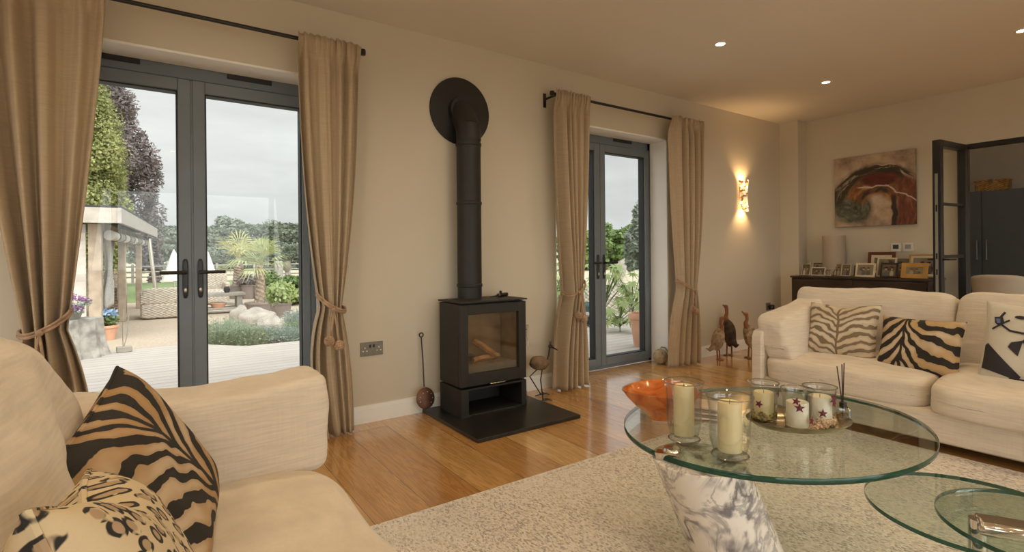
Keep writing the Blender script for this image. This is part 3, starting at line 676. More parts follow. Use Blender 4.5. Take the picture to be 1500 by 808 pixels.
# ---------------------------------------------------------------- painting, thermostats
H = (.37, .37)
def canvas_mat():
    t = NT('abstract_canvas'); v = t.obj((1 / H[0], 1 / H[1], 1)); X0, Y0, _ = t.xyz(v)
    wn = t.n('ShaderNodeTexNoise'); t.l(v, wn.inputs['Vector']); wn.inputs['Scale'].default_value = 2.4; wn.inputs['Detail'].default_value = 6
    cx_, cy_, _ = t.xyz(wn.outputs['Color'])
    X = t.M('ADD', X0, t.M('MULTIPLY', t.M('SUBTRACT', cx_, .5), .28)); Y = t.M('ADD', Y0, t.M('MULTIPLY', t.M('SUBTRACT', cy_, .5), .28))
    def polar(px, py, f1, f2, sd):
        dx = t.M('SUBTRACT', X, px); dy = t.M('SUBTRACT', Y, py); r = t.M('SQRT', t.M('ADD', t.M('MULTIPLY', dx, dx), t.M('MULTIPLY', dy, dy))); a = t.M('ARCTAN2', dy, dx)
        return r, a, t.noise(t.comb(t.M('MULTIPLY', r, f1), t.M('MULTIPLY', a, f2), sd), 1, 5, .65, .3)
    def band(x, a, b, s): return t.M('MULTIPLY', t.step(x, a - s, a + s), t.M('SUBTRACT', 1., t.step(x, b - s, b + s)))
    def mul(*k):
        o = k[0]
        for q in k[1:]: o = t.M('MULTIPLY', o, q)
        return o
    c = t.ramp(t.noise(v, 1.6, 5, .6), [(.32, (.20, .13, .10)), (.5, (.45, .34, .25)), (.7, (.60, .50, .38))])
    # olive swirl, lower left
    r, a, st = polar(-.55, -.42, 7., 1.1, 3.)
    c = t.mix(mul(t.M('SUBTRACT', 1., t.step(r, .42, .62)), t.step(st, .28, .42)), c, t.ramp(st, [(.35, (.03, .03, .02)), (.55, (.11, .12, .085)), (.7, (.25, .25, .19))]))
    # rust field in the middle
    r, a, st = polar(.1, -.5, 8., 1.3, 7.)
    c = t.mix(mul(band(r, .35, 1.02, .1), band(a, .45, 2.75, .15), t.step(st, .25, .42)), c, t.ramp(st, [(.35, (.07, .03, .015)), (.5, (.28, .11, .035)), (.62, (.45, .24, .08)), (.75, (.55, .42, .28))]))
    # dark arch brush
    c = t.mix(mul(band(r, .88, 1.22, .07), band(a, .75, 3.0, .15), t.step(st, .40, .50)), c, (.035, .028, .018))
    c = t.mix(mul(band(r, .42, .60, .05), band(a, .9, 3.3, .15), t.step(st, .42, .52)), c, (.035, .025, .018))
    # blood red patch
    dx = t.M('DIVIDE', t.M('SUBTRACT', X, .15), .48); dy = t.M('DIVIDE', t.M('SUBTRACT', Y, .27), .2); e_ = t.M('ADD', t.M('MULTIPLY', dx, dx), t.M('MULTIPLY', dy, dy))
    c = t.mix(t.M('SUBTRACT', 1., t.step(e_, .5, 1.1)), c, t.ramp(st, [(.35, (.04, .008, .005)), (.65, (.17, .025, .012))]))
    # rust column at the right
    n2 = t.noise(t.comb(t.M('MULTIPLY', X, 7.), t.M('MULTIPLY', Y, 1.6), 4.), 1, 5, .6)
    c = t.mix(mul(band(X, .58, 1.2, .07), t.M('SUBTRACT', 1., t.step(Y, .15, .4))), c, t.ramp(n2, [(.35, (.05, .018, .012)), (.55, (.20, .06, .03)), (.75, (.42, .26, .16))]))
    c = t.mix(mul(band(X, .46, .60, .03), t.M('SUBTRACT', 1., t.step(Y, -.25, -.05))), c, (.035, .018, .013))
    # pale lines
    l_ = t.M('ABSOLUTE', t.M('SUBTRACT', t.M('SUBTRACT', Y, t.M('MULTIPLY', X, -.75)), .35)); c = t.mix(mul(t.M('SUBTRACT', 1., t.step(l_, .012, .03)), t.step(X, .25, .35)), c, (.55, .46, .38))
    l_ = t.M('ABSOLUTE', t.M('SUBTRACT', Y, .10)); c = t.mix(mul(t.M('SUBTRACT', 1., t.step(l_, .012, .03)), band(X, -.35, .35, .05)), c, (.52, .42, .33))
    t.base(c); t.set(Roughness=.6); return t.m
pm = canvas_mat()
t = thing('painting', 'abstract canvas in rust, black and cream above the sideboard', 'painting', (6.215, 2.34, 1.685))
o = MB().obox((0, 0, 0), (.74, .745, .03)).build('canvas', pm, t, bevel=.003)
o.matrix_local = Matrix(((0, 0, -1, 0), (-1, 0, 0, 0), (0, 1, 0, 0), (0, 0, 0, 1)))
def wallbox(y, z, label, scr):
    t = thing('thermostat', label, 'thermostat', (XB, y, z), group='wall thermostats')
    MB().obox((-.006, 0, 0), (.012, .09, .088)).build('housing', m_white, t, bevel=.003)
    MB().obox((-.013, 0, .005), (.003, .05, .042)).build('screen', plain('screen_' + label[:5], scr, .2), t, bevel=.001)
wallbox(2.15, 1.085, 'thermostat with dark screen, left of two above the photo frames', (.06, .07, .07)); wallbox(2.045, 1.085, 'pale thermostat with light screen, right of two above the photo frames', (.33, .33, .33))

# ---------------------------------------------------------------- sideboard and things on it
sb = thing('sideboard', 'long dark wenge sideboard along the back wall behind the sofa', 'sideboard', (6.0, 2.36, 0))
MB().box((5.79, 1.75, .06), (6.222, 2.975, .765)).build('carcass', m_darkwood, sb, world=True, bevel=.002)
MB().box((5.775, 1.74, .767), (6.222, 2.985, .788)).build('top', m_darkwood, sb, world=True, bevel=.002)
for a, b in ((1.76, 2.358), (2.366, 2.965)): MB().box((5.772, a, .07), (5.788, b, .755)).build('door', m_darkwood, sb, world=True, bevel=.002)
MB().box((5.83, 1.8, 0), (6.2, 2.93, .06)).build('plinth', m_black, sb, world=True)
ZS = .788
t = thing('table_lamp', 'tall white cylinder lamp on the sideboard below the painting', 'lamp', (6.06, 2.66, ZS))
m_lshade = fabric('lamp_shade_cloth', (.62, .52, .42), .03, transl=.3, slub=False)
MB().lathe([(.105, .03), (.108, .05), (.108, .43)], n=36, cap1=True, cap0=True).build('shade', m_lshade, t); MB().lathe([(.085, 0), (.085, .03)], n=32, cap0=True, cap1=True).build('base', m_black, t)
o = MB().lathe([(.028, 0), (.03, .01), (.006, .02), (.005, .07), (.022, .09), (.027, .13), (.02, .17)], n=20).build('wine_glass', m_hglass, None); o.location = (6.1, 2.93, ZS); tag(o, 'clear stemmed glass beside the pier end of the sideboard', 'glass')
m_fgold = plain('gilt_frame', (.55, .34, .10), .3, metal=.6); m_fcream = plain('cream_frame', (.62, .54, .38), .4); m_fblack = plain('dark_frame', (.03, .018, .012), .35); m_fred = plain('mahogany_frame', (.12, .035, .018), .35)
m_fwood = plain('honey_wood_frame', (.52, .29, .08), .4, var=.15); m_fsilver = plain('silver_frame', (.6, .55, .48), .25, metal=.8); m_mat = plain('photo_mount', (.66, .58, .46), .7); m_stand = plain('frame_back', (.02, .02, .02), .8)
def photo(seed):
    r = random.Random(seed); its = []
    for k in range(3): its.append((r.uniform(-.6, .6), r.uniform(-.6, .6), r.uniform(.4, .8), r.uniform(.4, .8), 0, .5, (lambda q: (q * 1.2, q, q * .7))(r.uniform(.03, .2))))
    for k in range(2): x = -.35 + .7 * k + r.uniform(-.15, .15); its += [(x, -.6, .3, .6, 0, .2, (lambda q: (q * r.uniform(.9, 1.3), q, q * r.uniform(.6, 1.)))(r.uniform(.05, .4))), (x, .2, .17, .25, 0, .2, (.45, .25, .15)), (x, .42, .19, .14, 0, .3, (.06, .03, .02))]
    return blobs('photo_print_%d' % seed, (lambda q: (q, q * .9, q * .65))(r.uniform(.08, .3)), its, warp=.12, wscale=3, rough=.25, hx=.05, hy=.05, detail=3)
def frame(y, x, w, h, mat, label, seed, bw=.012, tilt=.2, rz=0, mount=0, photow=None):
    r = thing('photo_frame', label, 'photo frame', (x, y, ZS), group='framed photographs on the sideboard')
    f = bpy.data.objects.new('frame_tmp', None)
    e1 = Vector((math.sin(rz) * 1., -math.cos(rz), 0)); nrm = Vector((-math.cos(rz), -math.sin(rz), 0)); e2 = (Vector((0, 0, 1)) * math.cos(tilt) - nrm * math.sin(tilt))
    e3 = e1.cross(e2); M_ = Matrix((e1, e2, e3)).transposed().to_4x4()
    M_.translation = e2 * (h / 2) + Vector((0, 0, .002 + .008 * math.sin(tilt)))
    mb = MB().box((-w / 2, -h / 2, -.006), (-w / 2 + bw, h / 2, .006)).box((w / 2 - bw, -h / 2, -.006), (w / 2, h / 2, .006)).box((-w / 2 + bw, -h / 2, -.006), (w / 2 - bw, -h / 2 + bw, .006)).box((-w / 2 + bw, h / 2 - bw, -.006), (w / 2 - bw, h / 2, .006))
    o = mb.build('frame', mat, r, bevel=.0015); o.matrix_local = M_
    if mount: MB().box((-w / 2 + bw, -h / 2 + bw, -.003), (w / 2 - bw, h / 2 - bw, .001)).build('mount', m_mat, r).matrix_local = M_
    pw, ph_ = w / 2 - bw - mount, h / 2 - bw - mount
    p = MB().box((-.05, -.05, -.0015), (.05, .05, .002)).build('photograph', photo(seed), r); p.matrix_local = M_ @ Matrix.Diagonal((pw / .05, ph_ / .05, 1, 1))
    s = MB().box((-.015, -.35 * h, -.010), (.015, .2 * h, -.007)).build('stand', m_stand, r); s.matrix_local = M_ @ Matrix.Rotation(-.0, 4, 'X')
    bpy.data.objects.remove(f)
FR_ = [
 (2.865, 5.84, .090, .125, m_fsilver, 'small pale frameless-looking photo of a person, leftmost on the sideboard', 11, .006),
 (2.74, 5.84, .150, .092, m_fcream, 'low cream landscape frame with a red-toned picture, second from left', 12, .010),
 (2.80, 5.97, .100, .135, m_fblack, 'dark upright frame behind the low cream one at the left', 13, .008),
 (2.70, 5.99, .100, .135, m_fblack, 'dark green-toned photo behind the small silver frame', 24, .006),
 (2.63, 5.82, .068, .080, m_fsilver, 'tiny silver frame between the low cream and the slanted frames', 14, .010),
 (2.585, 5.92, .095, .128, m_fgold, 'left half of the slanted pair of gold-edged photos', 15, .006),
 (2.49, 5.89, .095, .128, m_fcream, 'right half of the slanted pair, pale edge, red-toned photo', 16, .007),
 (2.41, 5.97, .070, .115, m_fblack, 'narrow dark frame half hidden behind the gold rimmed one', 17, .010),
 (2.29, 5.83, .185, .140, m_fcream, 'broad cream frame with orange portrait in the middle of the row', 18, .018),
 (2.255, 6.11, .245, .25, m_fred, 'large dark red frame standing at the back of the sideboard', 19, .030),
 (2.16, 5.97, .175, .195, m_fcream, 'tall cream and gold frame behind the black one', 20, .016),
 (2.09, 5.84, .150, .145, m_fblack, 'black frame with white-dressed figures, leaning beside the honey wood frame', 21, .016),
 (2.04, 6.08, .19, .185, m_fsilver, 'thin silver frame at the back under the thermostats', 22, .006),
 (2.00, 5.93, .14, .135, m_fgold, 'gold frame peeping out behind the honey wood frame', 23, .008),
 (1.885, 5.84, .215, .145, m_fwood, 'wavy honey coloured wooden frame near the right end', 25, .040),
 (1.865, 6.05, .27, .225, m_fgold, 'large shiny gold frame at the right end of the sideboard', 26, .014),
]
for q in FR_:
    frame(q[0], q[1] + .03, q[2], q[3], q[4], q[5], q[6], bw=q[7], tilt=.22 if q[3] < .2 else .16, mount=.03 if q[6] == 19 else (.02 if q[6] == 26 else 0), rz=random.uniform(-.12, .12))

# ---------------------------------------------------------------- black glazed door and kitchen
r = thing('door_3', None, None, loc=(6.22, 1.56, 0), kind='structure')
A = Vector((6.21, 1.60, 0)); B = Vector((5.69, 1.655, 0)); dd = (B - A).normalized(); nn = Vector((dd.y, -dd.x, 0))
RM = Matrix((dd, -nn, Vector((0, 0, 1)))).transposed(); Ln = (B - A).length; TH_ = .062
def lf(u0, u1, z0, z1, t=TH_): return (A + dd * (u0 + u1) / 2 + Vector((0, 0, (z0 + z1) / 2)), (u1 - u0, t, z1 - z0), RM)
mb = MB(); mb.obox(*lf(0, .055, .01, 2.02)); mb.obox(*lf(Ln - .055, Ln, .01, 2.02)); mb.obox(*lf(.055, Ln - .055, 1.965, 2.02)); mb.obox(*lf(.055, Ln - .055, .01, .12)); mb.obox(*lf(.055, Ln - .055, .98, 1.01, .04)); mb.obox(*lf(.055, Ln - .055, 1.45, 1.475, .03))
mb.build('door_leaf', m_black, r, world=True, bevel=.003)
MB().obox(*lf(.05, Ln - .05, .11, 1.97, .006)).build('glass_pane', m_pane, r, world=True, smooth=False)
MB().obox(A + dd * (Ln + .002) + Vector((0, 0, 1.0)), (.004, .022, 1.45), RM).build('lock_strip', m_steel, r, world=True)
mb = MB().obox(A + dd * (Ln + .005) + Vector((0, 0, 1.0)), (.004, .010, .05), RM).obox(A + dd * (Ln + .005) + Vector((0, 0, .86)), (.004, .010, .05), RM).obox(A + dd * (Ln + .005) + Vector((0, 0, 1.42)), (.004, .010, .06), RM)
mb.build('lock_bolt', m_black, r, world=True)
for s in (-1, 1):
    c = A + dd * (Ln - .03) + nn * s * (TH_ / 2) + Vector((0, 0, .97)); MB().tube([c, c + nn * s * .045, c + nn * s * .05 - dd * .11], .008, 8).build('lever', m_black, r, world=True)
r = thing('trim_3', None, None, loc=(6.24, 1.5, 0), kind='structure')
MB().box((6.235, -1.3, 1.985), (6.29, 1.598, 2.03)).box((6.235, 1.575, 0), (6.29, 1.598, 1.985)).build('opening_frame', m_black, r, world=True, bevel=.003)
struct('wall_kitchen', MB().box((9.9, -3.6, 0), (10.0, 3.6, CE)), plain('kitchen_paint', (.60, .58, .53), .85, var=.02), smooth=False)
struct('wall_kitchen_side', MB().box((XB + .12, 3.30, 0), (9.9, 3.40, CE)), m_wall, smooth=False)
m_dsteel = plain('dark_steel', (.16, .155, .15), .4, metal=.6)
kc = thing('tall_cabinet', 'tall dark blue grey kitchen cabinet with pair of bar handles', 'cabinet', (9.7, 2.0, 0))
MB().box((9.32, .9, .08), (9.88, 3.0, 1.85)).build('carcass', m_kit, kc, world=True, bevel=.002)
for a, b in ((1.30, 2.205), (2.215, 2.95), (.92, 1.29)):
    d = MB().box((9.298, a, .1), (9.318, b, 1.845)).build('cabinet_door', m_kit, kc, world=True, bevel=.002)
    if a < 2.3 and a > 1.0 or a > 2.2:
        y = 2.16 if a < 2 else 2.26
        MB().tube([(9.30, y, 1.18), (9.27, y, 1.18), (9.27, y, .92), (9.30, y, .92)], .010, 8).build('bar_handle', m_dsteel, d).location = (-9.7, -2.0, 0)
MB().box((9.36, .92, 0), (9.88, 2.98, .08)).build('plinth', m_black, kc, world=True)
t = thing('wicker_basket', 'honey coloured wicker basket on top of the tall kitchen cabinet', 'basket', (9.6, 2.16, 1.85))
MB().rbox((.2, .36, .15), 8, 10, c=(0, 0, .076)).build('basket_body', m_wicker_b, t); MB().obox((0, 0, .155), (.2, .37, .02)).build('lid', m_wicker_b, t, bevel=.005); MB().obox((-.105, .0, .14), (.01, .05, .06)).build('strap', m_bwood, t, bevel=.002)
ch = thing('tub_chair', 'cream tub chair with curved back in the kitchen doorway', 'chair', (7.75, 1.66, 0))
def cb(u, v):
    a = PI * (.12 + .76 * u) + PI / 2; z = .42 + .36 * v; rr = .23 + .03 * v; return (rr * math.cos(a), rr * math.sin(a), z - .04 * abs(2 * u - 1) ** 3)
MB().grid(cb, 24, 8).build('backrest', m_cream, ch, solid=.04, ang=80); MB().rbox((.44, .44, .1), 5, 8, c=(0.02, 0, .42)).build('seat', m_cream, ch)
for sx in (-1, 1):
    for sy in (-1, 1): MB().tube([(sx * .13, sy * .13, .38), (sx * .19, sy * .19, 0)], [.016, .011], 8).build('leg', m_steel, ch)
ku = thing('kitchen_shelves', 'open kitchen shelves seen through the glazed black door', 'shelf unit', (9.75, 2.95, 0))
# shelves stand on the side wall beyond the door
ku.location = (8.3, 3.1, 0)
MB().box((7.45, 3.03, 0), (9.25, 3.29, .12)).box((7.45, 3.03, 0), (7.48, 3.29, 1.75)).box((9.22, 3.03, 0), (9.25, 3.29, 1.75)).box((7.45, 3.275, 0), (9.25, 3.29, 1.75)).build('shelf_frame', m_black, ku, world=True, bevel=.002)
for z in (.45, .72, .99, 1.26, 1.53, 1.75): MB().box((7.48, 3.03, z - .02), (9.22, 3.28, z)).build('shelf', m_timber, ku, world=True, bevel=.002)
i = 0
for z, ws in ((.72, ((7.8, .06, .12), (8.1, .07, .09), (8.5, .05, .16), (8.8, .08, .1))), (.99, ((7.75, .05, .15), (8.0, .05, .15), (8.35, .07, .1), (8.75, .06, .14)))):
    for x, rr, h in ws:
        o = MB().lathe([(rr * .8, 0), (rr, .01), (rr, h * .8), (rr * .6, h), (rr * .55, h)], n=20, cap0=True, cap1=True).build('storage_jar', [m_white, m_steel, m_hglass][i % 3], None); o.location = (x, 3.15, z)
        tag(o, '%s jar on the %s kitchen shelf, %s' % (['white', 'steel', 'clear glass'][i % 3], 'lower' if z < .8 else 'middle', ['end nearest the door', 'second from the door', 'third from the door', 'furthest from the door'][i % 4]), 'jar', 'jars on the kitchen shelves'); i += 1
t = thing('metal_cloche', 'shiny domed metal cloche with knob on the kitchen shelf', 'cloche', (8.2, 3.15, 1.26)); MB().lathe([(.13, 0), (.13, .03), (.11, .09), (.06, .13), (.004, .14)], n=28).build('dome', m_steel, t); MB().ell((0, 0, .15), (.014, .014, .016)).build('knob', m_black, t)

# ---------------------------------------------------------------- floor items by the wall
m_rush = fabric('rope_natural', (.42, .32, .20), .25, slub=False)
t = thing('rope_ball', 'natural rope monkey fist doorstop ball below the far curtain', 'doorstop', (3.978, 3.285, 0))
kb = MB().ell((0, 0, .068), (.055, .055, .055), 20, 12)
for ax in range(3):
    for off in (-.036, -.018, 0, .018, .036):
        rr = math.sqrt(.068 ** 2 - off ** 2) * .92; ps = []
        for i in range(25):
            a = 2 * PI * i / 24; q = [0, 0, 0]; q[ax] = off; q[(ax + 1) % 3] = rr * math.cos(a); q[(ax + 2) % 3] = rr * math.sin(a)
            ps.append(Matrix.Rotation(.5, 3, 'Z') @ Matrix.Rotation(.4, 3, 'X') @ Vector(q) + Vector((0, 0, .070)))
        kb.tube(ps, .0085, 7, caps=False)
kb.build('knot', m_rush, t); MB().tube([(0, 0, .13), (.015, .0, .155), (.045, -.02, .15), (.05, -.05, .12)], .008, 8).build('loop', m_rush, t)
m_duck = plain('carved_duck_body', (.34, .24, .15), .6, var=.6, scale=30); m_duckd = plain('dark_duck_body', (.055, .030, .02), .6, var=.7, scale=22); m_duckn = plain('duck_neck', (.26, .10, .04), .45, var=.2)
def duck(x, y, s, bodym, label, rz, bh, neck, beakz):
    t = thing('carved_duck', label, 'duck figure', (x, y, 0), rz, 'carved wooden ducks by the wall')
    MB().ell((0, 0, .20 * s), (.060 * s, .050 * s, bh * 1.08 * s), 22, 14, Matrix.Rotation(.22, 3, 'Y'), .12, x).build('body', bodym, t)
    MB().tube([(-.05 * s, 0, .13 * s), (-.09 * s, 0, .10 * s), (-.125 * s, 0, .115 * s)], [.03 * s, .018 * s, .004 * s], 10).build('tail', bodym, t)
    nz = (.20 + bh * .9) * s
    MB().tube([(.03 * s, 0, nz - .02), (.045 * s, 0, nz + .03 * s), (.030 * s, 0, nz + neck * .6 * s), (.034 * s, 0, nz + neck * s)], [.028 * s, .018 * s, .014 * s, .015 * s], 12).ell((.042 * s, 0, nz + (neck + .01) * s), (.024 * s, .015 * s, .017 * s)).build('neck', m_duckn, t)
    MB().tube([(.05 * s, 0, nz + (neck + .01) * s), (.085 * s, 0, nz + (neck + beakz) * s)], [.011 * s, .005 * s], 8).build('beak', m_duckn, t)
    for q in (-1, 1): MB().tube([(.0, q * .022 * s, .10 * s), (.004, q * .025 * s, .006)], .007 * s, 8).ell((.018 * s, q * .025 * s, .006), (.03 * s, .015 * s, .006)).build('leg', m_duckn, t)
duck(4.575, 3.07, 1., m_duck, 'pale patterned carved duck, leftmost of the three', -.5, .105, .10, .03)
duck(4.84, 3.12, 1.18, m_duckd, 'tallest carved duck with dark spotted body, middle of the three', 1.2, .11, .11, .02)
duck(4.90, 2.93, 1.08, m_duck, 'brown carved duck nearest the right sofa', 2.7, .105, .10, .035)

# ---------------------------------------------------------------- rug
def rugf(u, v): return (-.35 + 3.70 * u, -1.3 + 3.262 * v, .012 + .001 * noise.noise(Vector((u * 40, v * 40, 0))))
o = MB().box((-.35, -1.3, .001), (3.34, 1.962, .013)).build('rug', m_rug, None, bevel=.004); tag(o, 'large flecked grey beige woven rug', 'rug')
MB().box((-.35, 1.935, .0135), (3.34, 1.958, .0165)).build('edge_binding', m_rug, o)

# ---------------------------------------------------------------- soft furnishing helpers
def wr(q, amp, sc_, seed): return amp * noise.noise(Vector(q) * sc_ + Vector((seed, seed * 1.7, 0)))
def cushion(size, parent, c, name='cushion', mat=None, n=6, m=18, bulge=(0, 0, .12), wamp=.006, seed=1, R=None, fn2=None):
    hx, hy, hz = [q / 2 for q in size]
    def fn(q, p):
        x, y, z = q; X_, Y_, Z_ = x / hx, y / hy, z / hz
        q = Vector((x * (1 + bulge[0] * (1 - Y_ * Y_) * (1 - Z_ * Z_)), y * (1 + bulge[1] * (1 - X_ * X_) * (1 - Z_ * Z_)), z * (1 + bulge[2] * (1 - X_ ** 2) * (1 - Y_ ** 2))))
        q += Vector((wr(q, wamp, 7, seed), wr(q, wamp, 7, seed + 5), wr(q, wamp, 7, seed + 9))) + Vector((wr(q, wamp * .35, 25, seed), 0, wr(q, wamp * .35, 25, seed + 3)))
        if fn2: q = Vector(fn2(q, (X_, Y_, Z_)))
        return q
    return MB().rbox(size, n, m, fn, R, c).build(name, mat or m_sofa, parent, ang=180, world=True, sub=1)
def pillow(name, label, w, h, th, mat, c, e1, e2, seed=1, puff=.55, parent=None, pinch=.07, dip=0):
    def P(sgn):
        def fn(u, v):
            a, b = 2 * u - 1, 2 * v - 1
            x = a * w / 2 * (1 - pinch * (1 - b * b)); y = b * h / 2 * (1 - pinch * (1 - a * a)) 
            if dip: y -= dip * math.exp(-(a / .35) ** 2) * max(0, b) ** 2
            t = max(0, (1 - a ** 4) * (1 - b ** 4)) ** puff * th / 2
            t += .35 * th * max(0, 1 - max(abs(a), abs(b))) * 0
            z = sgn * (t + .004) + .25 * wr((a * 1.5, b * 1.5, sgn), .03, 1.5, seed) * min(1, 3 * (1 - max(abs(a), abs(b))))
            return (x, y, z)
        return fn
    mb = MB().grid(P(1), 36, 36); mb2 = MB().grid(P(-1), 36, 36)
    mb.add(mb2.v, [tuple(reversed(f)) for f in mb2.f])
    o = mb.build(name, mat, None, ang=180)
    import bmesh
    bm = bmesh.new(); bm.from_mesh(o.data)
    # close the rim
    be = [e for e in bm.edges if e.is_boundary]
    bmesh.ops.bridge_loops(bm, edges=be)
    for f in bm.faces: f.smooth = True
    bm.to_mesh(o.data); bm.free()
    pts = []
    for i in range(97):
        s_ = i / 96 * 4; k = int(min(3, s_)); f = s_ - k
        a, b = [(-1 + 2 * f, -1), (1, -1 + 2 * f), (1 - 2 * f, 1), (-1, 1 - 2 * f)][k]
        y_ = b * h / 2 * (1 - pinch * (1 - a * a))
        if dip: y_ -= dip * math.exp(-(a / .35) ** 2) * max(0, b) ** 2
        pts.append((a * w / 2 * (1 - pinch * (1 - b * b)), y_, 0))
    MB().tube(pts, .0045, 6, caps=False).build('piping', mat, o)
    orient(o, c, e1, e2); return tag(o, label, 'cushion')

# ---------------------------------------------------------------- left sofa
sl = thing('sofa', 'cream linen sofa filling the lower left foreground', 'sofa', (-.1, .8, 0), group='cream linen sofas')
MB().rbox((1.12, 2.45, .17), 14, 10, c=(-.15, .70, .165)).build('base', m_sofa, sl, world=True, ang=180)
MB().rbox((.10, 2.45, .62), 10, 10, c=(-.68, .70, .37)).build('back_panel', m_sofa, sl, world=True)
MB().rbox((1.10, .09, .46), 10, 10, c=(-.17, 1.90, .31)).build('arm_panel', m_sofa, sl, world=True)
MB().rbox((1.10, .09, .46), 10, 10, c=(-.17, -.50, .31)).build('arm_panel', m_sofa, sl, world=True)
for x in (-.62, .30):
    for y in (-.45, 1.85): MB().tube([(x, y, .085), (x, y, .013)], [.03, .022], 10).build('foot', m_darkwood, sl, world=True)
cushion((.92, 1.30, .215), sl, (-.03, 1.02, .335), 'seat_cushion', n=9, m=26, bulge=(.015, 0, .10), wamp=.010, seed=2)
cushion((.92, .82, .215), sl, (-.03, -.06, .335), 'seat_cushion', n=9, m=20, bulge=(.015, 0, .10), wamp=.008, seed=4)
def armf(q, s): 
    k = abs(s[0]) ** 6
    return (q.x, q.y + .0, q.z + (.018 * k - .018 * (1 - s[0] ** 2) + .022 * max(0, -s[0])) * max(0, s[2]))
cushion((.76, .23, .285), sl, (.068, 1.735, .545), 'arm_cushion', n=11, m=30, bulge=(.0, .16, .0), wamp=.010, seed=6, fn2=armf)
Rb = Matrix.Rotation(math.radians(-14), 3, 'Y')
cushion((.27, .84, .50), sl, (-.262, 1.185, .652), 'back_cushion', n=4, m=24, bulge=(.22, .0, .03), wamp=.020, seed=8, R=Rb)
cushion((.27, .84, .50), sl, (-.30, .33, .66), 'back_cushion', n=4, m=20, bulge=(.18, .0, .03), wamp=.014, seed=9, R=Rb)
o = pillow('tiger_cushion', 'tan and black tiger striped velvet cushion on the left sofa', .455, .385, .13, m_zebL, (.0, 1.305, .595), (.07, .43, .07), (-.174, .0, .305), 3)
o = pillow('leopard_cushion', 'cream leopard spotted cushion in the bottom left corner', .37, .37, .13, m_leo, (-.012, .680, .640), (.03, 1, -.25), (-.30, .1, .85), 5, dip=.03)

# ---------------------------------------------------------------- right sofa
sr = thing('sofa', 'cream linen sofa with patterned cushions in front of the sideboard', 'sofa', (3.8, .9, 0), group='cream linen sofas')
MB().rbox((.86, 2.42, .17), 16, 12, c=(3.775, .78, .135)).build('base', m_sofa, sr, world=True)
MB().rbox((.09, 2.42, .6), 10, 10, c=(4.17, .78, .37)).build('back_panel', m_sofa, sr, world=True)
MB().rbox((.86, .075, .48), 14, 10, c=(3.775, 1.960, .29)).build('arm_panel', m_sofa, sr, world=True)
MB().rbox((.86, .075, .48), 14, 10, c=(3.775, -.40, .29)).build('arm_panel', m_sofa, sr, world=True)
for x in (3.42, 4.14):
    for y in (-.36, 1.92): MB().tube([(x, y, .055), (x, y, .0)], [.03, .025], 10).build('foot', m_darkwood, sr, world=True)
def seatf(q, s): return (q.x, q.y, q.z + (.035 * (s[0]) * (s[2] > 0)))
cushion((.62, .895, .195), sr, (3.655, 1.475, .295), 'seat_cushion', n=9, m=24, bulge=(.03, 0, .14), wamp=.008, seed=12, fn2=seatf)
cushion((.68, .90, .20), sr, (3.615, .565, .30), 'seat_cushion', n=8, m=24, bulge=(.03, .01, .10), wamp=.008, seed=13, fn2=seatf)
cushion((.62, .52, .20), sr, (3.655, -.10, .305), 'seat_cushion', n=6, m=14, bulge=(.02, .01, .12), wamp=.008, seed=14, fn2=seatf)
Rb2 = Matrix.Rotation(math.radians(14), 3, 'Y')
cushion((.22, .93, .45), sr, (3.955, 1.515, .57), 'back_cushion', n=8, m=26, bulge=(.22, 0, -.02), wamp=.016, seed=15, R=Rb2)
cushion((.22, .93, .45), sr, (3.945, .58, .57), 'back_cushion', n=8, m=26, bulge=(.22, 0, -.02), wamp=.016, seed=16, R=Rb2)
def arm2(q, s): return (q.x, q.y + .045 * (s[2]) * (1 - s[0]) * .5, q.z + .06 * s[0] * (s[2] > -.2))
cushion((.56, .20, .34), sr, (3.66, 1.855, .50), 'arm_cushion', n=8, m=24, bulge=(.03, .16, .03), wamp=.010, seed=17, fn2=arm2)
E1 = (0, -1, 0)
pillow('taupe_zebra_cushion', 'taupe and cream zebra striped cushion beside the arm of the right sofa', .41, .36, .12, m_zebT, (3.66, 1.565, .535), (.03, -1, .02), (.35, 0, 1), 7, dip=.02)
pillow('zebra_cushion', 'black and tan zebra cushion in the middle of the right sofa', .40, .33, .12, m_zebR, (3.63, 1.145, .500), (-.03, -1, .0), (.40, 0, 1), 8)
